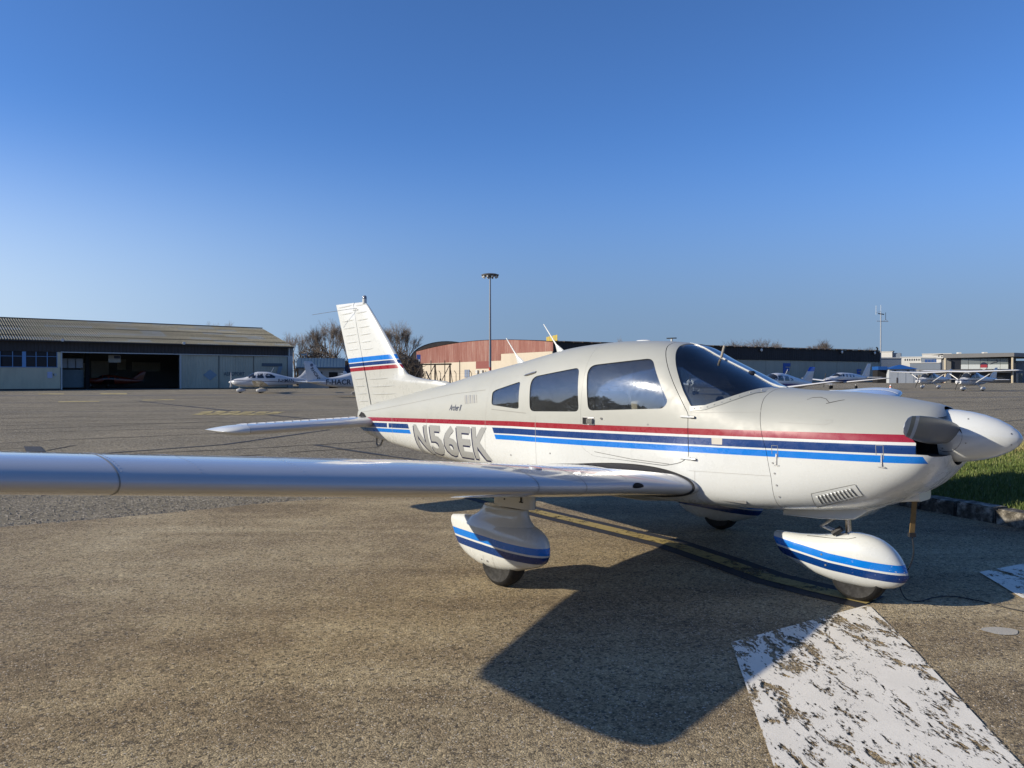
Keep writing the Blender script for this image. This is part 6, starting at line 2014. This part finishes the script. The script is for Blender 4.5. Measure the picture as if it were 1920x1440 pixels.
def lit_building(px0, px1, ytop, d, label, wins, ybase=715, mat=None, name="white_building", rot=-28, dep=14, winmat=None):
    e = empty(name, bpos(px0, d), R(rot)); tag(e, label, "building"); q = d / 1440
    lbox("wall", mat or M_wb, e, 0, (px1 - px0) * q, 0, dep, 0, hgt(ytop, d)); lbox("parapet", M_wb, e, -.15, (px1 - px0) * q + .15, -.15, dep, hgt(ytop, d), hgt(ytop - 1, d))
    for a, b, y0, y1 in wins: lbox("window", winmat or M_pane, e, (a - px0) * q, (b - px0) * q, -.05, .02, hgt(y1, d), hgt(y0, d))
    return e
lit_building(1688, 1732, 670, 280, "white building with a row of eight small windows right of the grey-blue block", [(1695 + k * 3.8, 1697 + k * 3.8, 673, 676.5) for k in range(8)])
lit_building(1729, 1776, 664, 320, "tall white block with blank walls behind the wide canopy roof", [(1755, 1757, 667, 669), (1760, 1762, 668, 670), (1764, 1767, 673, 675.5)])
bw = plain("blue_glass", (.03, .075, .22), .1)
lit_building(1727, 1757, 671, 268, "grey building with four blue windows between the white blocks", [(1733 + j * 5.2, 1737.4 + j * 5.2, 674, 680) for j in range(4)], mat=M_gb, name="grey_building", winmat=bw)
lit_building(1757, 1784, 672, 255, "white building with one blue window just left of the canopy column", [(1775, 1781, 673, 680)], winmat=bw)
lit_building(1706, 1790, 681, 246, "long low grey wall building between the kiosk and the canopy terminal", [], mat=M_gb, name="grey_building")
tm = empty("terminal", bpos(1768, 208), R(-17)); tag(tm, "flat-roofed terminal with a wide grey canopy, glass front and round red logo", "terminal")
q = 205 / 1440
T = lambda px: (px - 1768) * q * .89
Z = lambda y: hgt(y, 205)
M_can = grimy("canopy_grey", (.215, .21, .20), .6, .1, .2)
MB().add([(T(1768), 0, Z(671)), (T(1897), -1.5, Z(669)), (T(1897), -1.5, Z(662)), (T(1768), 0, Z(663)), (T(1768), 14, Z(671)), (T(2010), 14, Z(671)), (T(2010), 14, Z(663)), (T(1768), 14, Z(663))], [(0, 1, 2, 3), (1, 5, 6, 2), (3, 2, 6, 7), (5, 1, 0, 4)]).build("canopy_roof", M_can, tm)
for px in (1772, 1895): MB().tube((T(px), -.4 if px < 1800 else -1.2, 0), (T(px), -.4 if px < 1800 else -1.2, Z(671)), .30, n=12).build("column", plain("column_stone", (.42, .36, .26), .8), tm, smooth=True)
lbox("inner_wall", plain("terminal_dark", (.02, .022, .028), .5), tm, T(1785), T(1905), .55, 12, 0, Z(671))
lbox("grey_pier", M_can, tm, T(1774), T(1788), 1.0, 4, 0, Z(672))
M_ban = plain("banner_white", (.64, .67, .62), .6); M_gp = plain("glass_shade_grey", (.20, .225, .22), .2)
for a, b in ((1803, 1816.5), (1817.2, 1838.5), (1839.2, 1852.5), (1853.2, 1875.5), (1876.2, 1890.5)):
    lbox("shaded_glass_panel", M_gp, tm, T(a), T(b), .38, .45, Z(683), Z(672.5)); lbox("white_panel", M_ban, tm, T(a), T(b), .36, .45, Z(692), Z(683.2))  # upper halves coloured grey for the canopy's shade, lower halves white as sunlit
lg = MB()
def disc(m, cx, cz, r, y, z0=-9, z1=9, n=24):
    m.add([(cx + r * math.cos(a), y, min(max(cz + r * math.sin(a), cz + z0), cz + z1)) for a in np.linspace(0, 2 * math.pi, n + 1)[:-1]], [tuple(range(n))])
c_ = (T(1845.5), Z(685.5))
m = MB(); disc(m, *c_, 6.3 * q, .33); m.build("logo_disc", plain("logo_dark", (.02, .03, .06), .5), tm)
m = MB(); disc(m, c_[0], c_[1] - .15, 5.9 * q, .31, -.45, .42); m.build("logo_band", plain("logo_red", (.42, .05, .06), .5), tm)
m = MB(); disc(m, c_[0], c_[1] - .42, 4.6 * q, .29, -9, -.12); m.build("logo_base", M_ban, tm)
M_gs = plain("logo_grey_stroke", (.13, .14, .15), .6)
MB().path([(T(1856), .33, Z(682.5)), (T(1862), .33, Z(679.5)), (T(1867), .33, Z(679)), (T(1871), .33, Z(676)), (T(1868), .33, Z(675))], .12, 5).build("logo_stroke", M_gs, tm)
lbox("lower_canopy", plain("lower_canopy_dark", (.028, .03, .034), .6), tm, T(1860), T(1890), -2.2, 1.7, Z(699), Z(692.5)); lbox("lower_canopy", M_can, tm, T(1720), T(1858), -1.0, 1.7, Z(697), Z(693))
lbox("shopfront_sign", grimy("shop_sign", (.42, .40, .36), .7, .15, 2), tm, T(1745), T(1845), .9, 1.5, Z(702), Z(697.5))
cols = [(.30, .28, .25), (.16, .17, .18), (.42, .40, .36), (.10, .12, .12), (.36, .25, .12), (.05, .07, .08), (.25, .10, .08), (.30, .33, .30)]
for k in range(26):
    a = 1722 + k * 7.6
    lbox("shopfront_pane", plain("shop_%d" % (k % 8), cols[(k * 5) % 8], .3), tm, T(a), T(a + 6.9), 1.2 + .05 * (k % 3), 1.5, 0, Z(703 if a < 1850 else 700))
lbox("side_wing", M_gb, tm, T(1900), T(2010), 6, 13.5, 0, Z(676)); lbox("side_window", M_gp, tm, T(1906), T(1914), 5.9, 6.0, Z(694), Z(683))
for px, w in ((1808, 6), (1857, 7)):
    u = lbox("roof_unit", M_wb, tm, T(px), T(px + w), 6, 8, Z(664), Z(659))
vn = empty("white_van", bpos(1733, 190)); tag(vn, "white van parked low beyond the high-wing aircraft, left of the terminal", "van")
q2 = 190 / 1440
vb = MB().loft([[(x, y * .9 * w, z) for y, z in ((-1, .35), (1, .35), (1, h * .7), (.85, h), (-.85, h), (-1, h * .7))] for x, w, h in ((0, .95, 1.75), (.2, 1, 1.9), (3.2, 1, 1.9), (4.0, 1, 1.25), (4.7, .95, 1.05), (4.8, .9, .9))])
vb.build("body", M_fw, vn, smooth=True, sharp=30)
for x in (.9, 3.8):
    for s in (-1, 1): MB().lathe([(.18, -.1), (.33, -.1), (.33, .1), (.18, .1)], 'y', (x, s * .85, .33), 14).build("wheel", M_tyre, vn)
lbox("side_window", M_fglass, vn, 2.2, 3.2, -.93, -.90, 1.15, 1.65); lbox("windscreen", M_fglass, vn, 3.42, 3.72, -.7, .7, 1.45, 1.62)

# ------------------------------------------------------------- bare winter trees
M_bark = plain("winter_bark", (.11, .085, .065), .95, var=.3)
M_twig = plain("winter_twigs", (.19, .15, .115), .95, var=.35)
def bare_tree(seed, h, spread, dens=1.0, conic=False):
    r_ = random.Random(seed)
    T_ = MB(); C_ = MB()
    def grow(p, d, l, r, lev):
        q = p + d * l
        (T_ if lev < 2 else C_).tube(p, q, r, r * .72, n=(6 if lev < 2 else 3), cap=False)
        if lev >= 6 or r < .006: return
        n = 2 + (r_.random() < .72) + (lev >= 3 and r_.random() < .5 * dens)
        for i in range(n):
            ax = Vector((r_.gauss(0, 1), r_.gauss(0, 1), r_.gauss(0, .5))).normalized()
            ang = r_.uniform(.22, .62) * spread * (1.0 if i else .55)
            nd = (d + ax * math.tan(ang)).normalized()
            nd = (nd + Vector((0, 0, .14 if not conic else .3))).normalized()
            grow(q, nd, l * r_.uniform(.62, .88), r * (.66 if i == 0 else r_.uniform(.40, .58)), lev + 1)
        if lev >= 1:
            for k in range(int(5 * dens)):
                t = r_.random(); ax = Vector((r_.gauss(0, 1), r_.gauss(0, 1), r_.gauss(.3, .6))).normalized()
                C_.tube(p.lerp(q, t), p.lerp(q, t) + ax * l * r_.uniform(.3, .8), max(.008, r * .11), .005, n=3, cap=False)
    tr = h * .24
    T_.tube((0, 0, -.1), (0, 0, tr), h * .024, h * .018, n=8, cap=False)
    for k in range(4 if not conic else 3):
        a = k * 1.7 + r_.random(); s = r_.uniform(.18, .42) * spread
        grow(Vector((0, 0, tr * r_.uniform(.75, 1))), Vector((math.cos(a) * s, math.sin(a) * s, 1)).normalized(), h * .21, h * .013, 1)
    return T_, C_
TREES = []
for seed, h, sp, dn in ((3, 12, 1.15, 1.3), (8, 12, .95, 1.5), (21, 12, 1.35, 1.2)):
    t_, c_2 = bare_tree(seed, h, sp, dn)
    e = empty("bare_tree"); t_.build("trunk", M_bark, e, fix=False); c_2.build("crown", M_twig, e, fix=False)
    zm = max(v[2] for m_q in (t_, c_2) for v in m_q.v)
    TREES.append((e, zm))
used_t = set()
def place_tree(kind, px, d, ytop, label, group=None, rz=0, wide=1.0):
    src, zm = TREES[kind]
    e = src if kind not in used_t else copy_tree(src)
    used_t.add(kind)
    k = hgt(ytop, d) / zm
    e.location = (*at(px, d), 0); e.rotation_euler = (0, 0, rz); e.scale = (k * wide, k * wide, k)
    if 'group' in e: del e['group']
    tag(e, label, "tree", group)
    return e
place_tree(0, 553, 165, 622, "bare tree just right of the mossy hangar's gable end", None, .3)
place_tree(1, 592, 150, 606, "slender bare tree behind the blue-roofed shed, left of the tallest one", None, 1.1, .7)
place_tree(2, 622, 150, 597, "tallest bare spreading tree, left of the near aircraft fin", None, 2.0, 1.0)
place_tree(0, 660, 160, 606, "bare tree partly covered by the near aircraft fin", None, 4.0)
place_tree(2, 716, 150, 606, "bare tree just right of the near aircraft fin", None, 5.0, .9)
place_tree(1, 752, 148, 597, "bare round-headed tree left of the barrel-roofed hangar", None, .2, 1.15)
place_tree(0, 401, 190, 601, "top of a bare tree showing over the mossy hangar roof", None, 2.2)
place_tree(2, 1380, 330, 636, "left bare tree above the dark hangar roof, behind the windshield", None, 1.2, 1.3)
place_tree(0, 1436, 330, 633, "middle bare tree above the dark hangar roof", None, 3.3, 1.3)
place_tree(1, 1545, 330, 633, "bare tree with a wide crown above the dark hangar roof's right half", None, .8, 1.5)
place_tree(2, 1519, 345, 644, "low bare tree above the dark hangar, left of the wide-crowned one", None, 2.8, 1.3)
place_tree(1, 1163, 300, 629, "small pointed bare tree above the dark hangar behind the cabin roof", None, 0, .45)
place_tree(0, 1613, 380, 650, "faint reddish bare tree just left of the antenna mast", None, 1, 1.4)
# dense brown undergrowth between the shed and the red hangar
hd = MB(); hr = random.Random(4)
for k in range(5200):
    px = hr.uniform(560, 788); d = hr.uniform(124, 140)
    x, y = at(px, d); hmax = 4.2 + 1.8 * math.sin(px * .045) + hr.uniform(-1, 1.2)
    z = hr.uniform(0, 1) ** .8 * hmax
    dv = Vector((hr.gauss(0, 1), hr.gauss(0, 1), hr.gauss(.8, .6))).normalized()
    hd.tube((x, y, z), Vector((x, y, z)) + dv * hr.uniform(.7, 1.8), .07, .02, n=3, cap=False)
ho = hd.build("undergrowth", plain("undergrowth_brown", (.085, .064, .045), .95, var=.4), None, fix=False); ho['kind'] = 'stuff'
bk = MB()
N = 60
for k in range(N):
    px = 556 + 234 * k / N; x, y = at(px, 141)
    bk.box(x, x + .40, y, y + 2, 0, 2.6 + 1.6 * abs(math.sin(k * .9)) + hr.random())
bo = bk.build("thicket", plain("thicket_brown", (.04, .032, .024), .95), None); bo['kind'] = 'stuff'
# woods on the other side of the field, behind the photographer: what the cabin windows mirror
wd = MB(); wr_ = random.Random(9)
for k in range(42000):
    a = wr_.uniform(R(150), R(345)); d = wr_.uniform(78, 96)
    hmax = 12.0 + 2.5 * math.sin(a * 23) + 1.5 * math.sin(a * 61)
    z = wr_.random() ** .7 * hmax; p = Vector((math.cos(a) * d, math.sin(a) * d, z))
    u = Vector((wr_.gauss(0, 1), wr_.gauss(0, 1), wr_.gauss(0, 1))).normalized(); v = u.orthogonal().normalized(); s = wr_.uniform(.3, .8)
    wd.add([p - u * s, p + v * s * .8, p + u * s, p - v * s * .8], [(0, 1, 2, 3)])
wo = wd.build("woods", plain("woods_green", (.05, .055, .03), .95, var=.4), None, fix=False); wo['kind'] = 'stuff'
# =================================================================== cable and heater strap under the nose
strap_t = empty("power_cable", (2.7, 5.3, ZP))
tag(strap_t, "thin dark cable trailing over the asphalt from a yellow brown strap under the aircraft nose", "cable")
def in_world(p): return plane.matrix_basis @ Vector(p)
Mi = Matrix.Translation(-strap_t.location)
top = in_world((2.36, -.06, .76)); low = in_world((2.345, -.06, .53)); g0 = Vector((2.742, 5.336, ZP + .006))
nst_ = NT("webbing")
nx_, ny_, nz_ = nst_.xyz()
nst_.set(color=nst_.mix(nst_.noise(30, 4), (.11, .07, .024), (.20, .13, .05)), rough=.85)
a = (top - low).normalized(); side = in_world((0, 1, 0)) - in_world((0, 0, 0)); side = (side + (in_world((1, 0, 0)) - in_world((0, 0, 0)))).normalized()
w = side * .016; th = side.cross(a) * .004
vs = [low - w - th, low + w - th, low + w + th, low - w + th, top - w - th, top + w - th, top + w + th, top - w + th]
o = meshobj("strap", [Mi @ v for v in vs], [(3, 2, 1, 0), (4, 5, 6, 7), (0, 1, 5, 4), (1, 2, 6, 5), (2, 3, 7, 6), (3, 0, 4, 7)], nst_.m, strap_t, smooth=False)
MB().box(-.02, .02, -.014, .014, -.02, .008, M=Matrix.Translation(Mi @ low)).build("clip", M_panel, strap_t)
pth = [low, low + Vector((.005, -.01, -.14)), low.lerp(g0, .55) + Vector((-.02, 0, -.03)), g0 + Vector((-.03, .03, .10)), g0, Vector((2.80, 5.27, ZP + .006)), Vector((2.95, 5.36, ZP + .006)), Vector((3.105, 5.387, ZP + .006)), Vector((3.244, 5.249, ZP + .006)), Vector((3.365, 5.048, ZP + .006)), Vector((3.75, 4.75, ZP + .006)), Vector((4.6, 4.6, ZP + .006))]
sm = []
for i in range(len(pth) - 1):
    p0, p1, p2, p3 = pth[max(0, i - 1)], pth[i], pth[i + 1], pth[min(len(pth) - 1, i + 2)]
    for k in range(6):
        t = k / 6
        sm.append(.5 * ((2 * p1) + (-p0 + p2) * t + (2 * p0 - 5 * p1 + 4 * p2 - p3) * t * t + (-p0 + 3 * p1 - 3 * p2 + p3) * t ** 3))
sm.append(pth[-1])
MB().path([Mi @ p for p in sm], .0036, 6).build("cord", M_panel, strap_t, smooth=True)
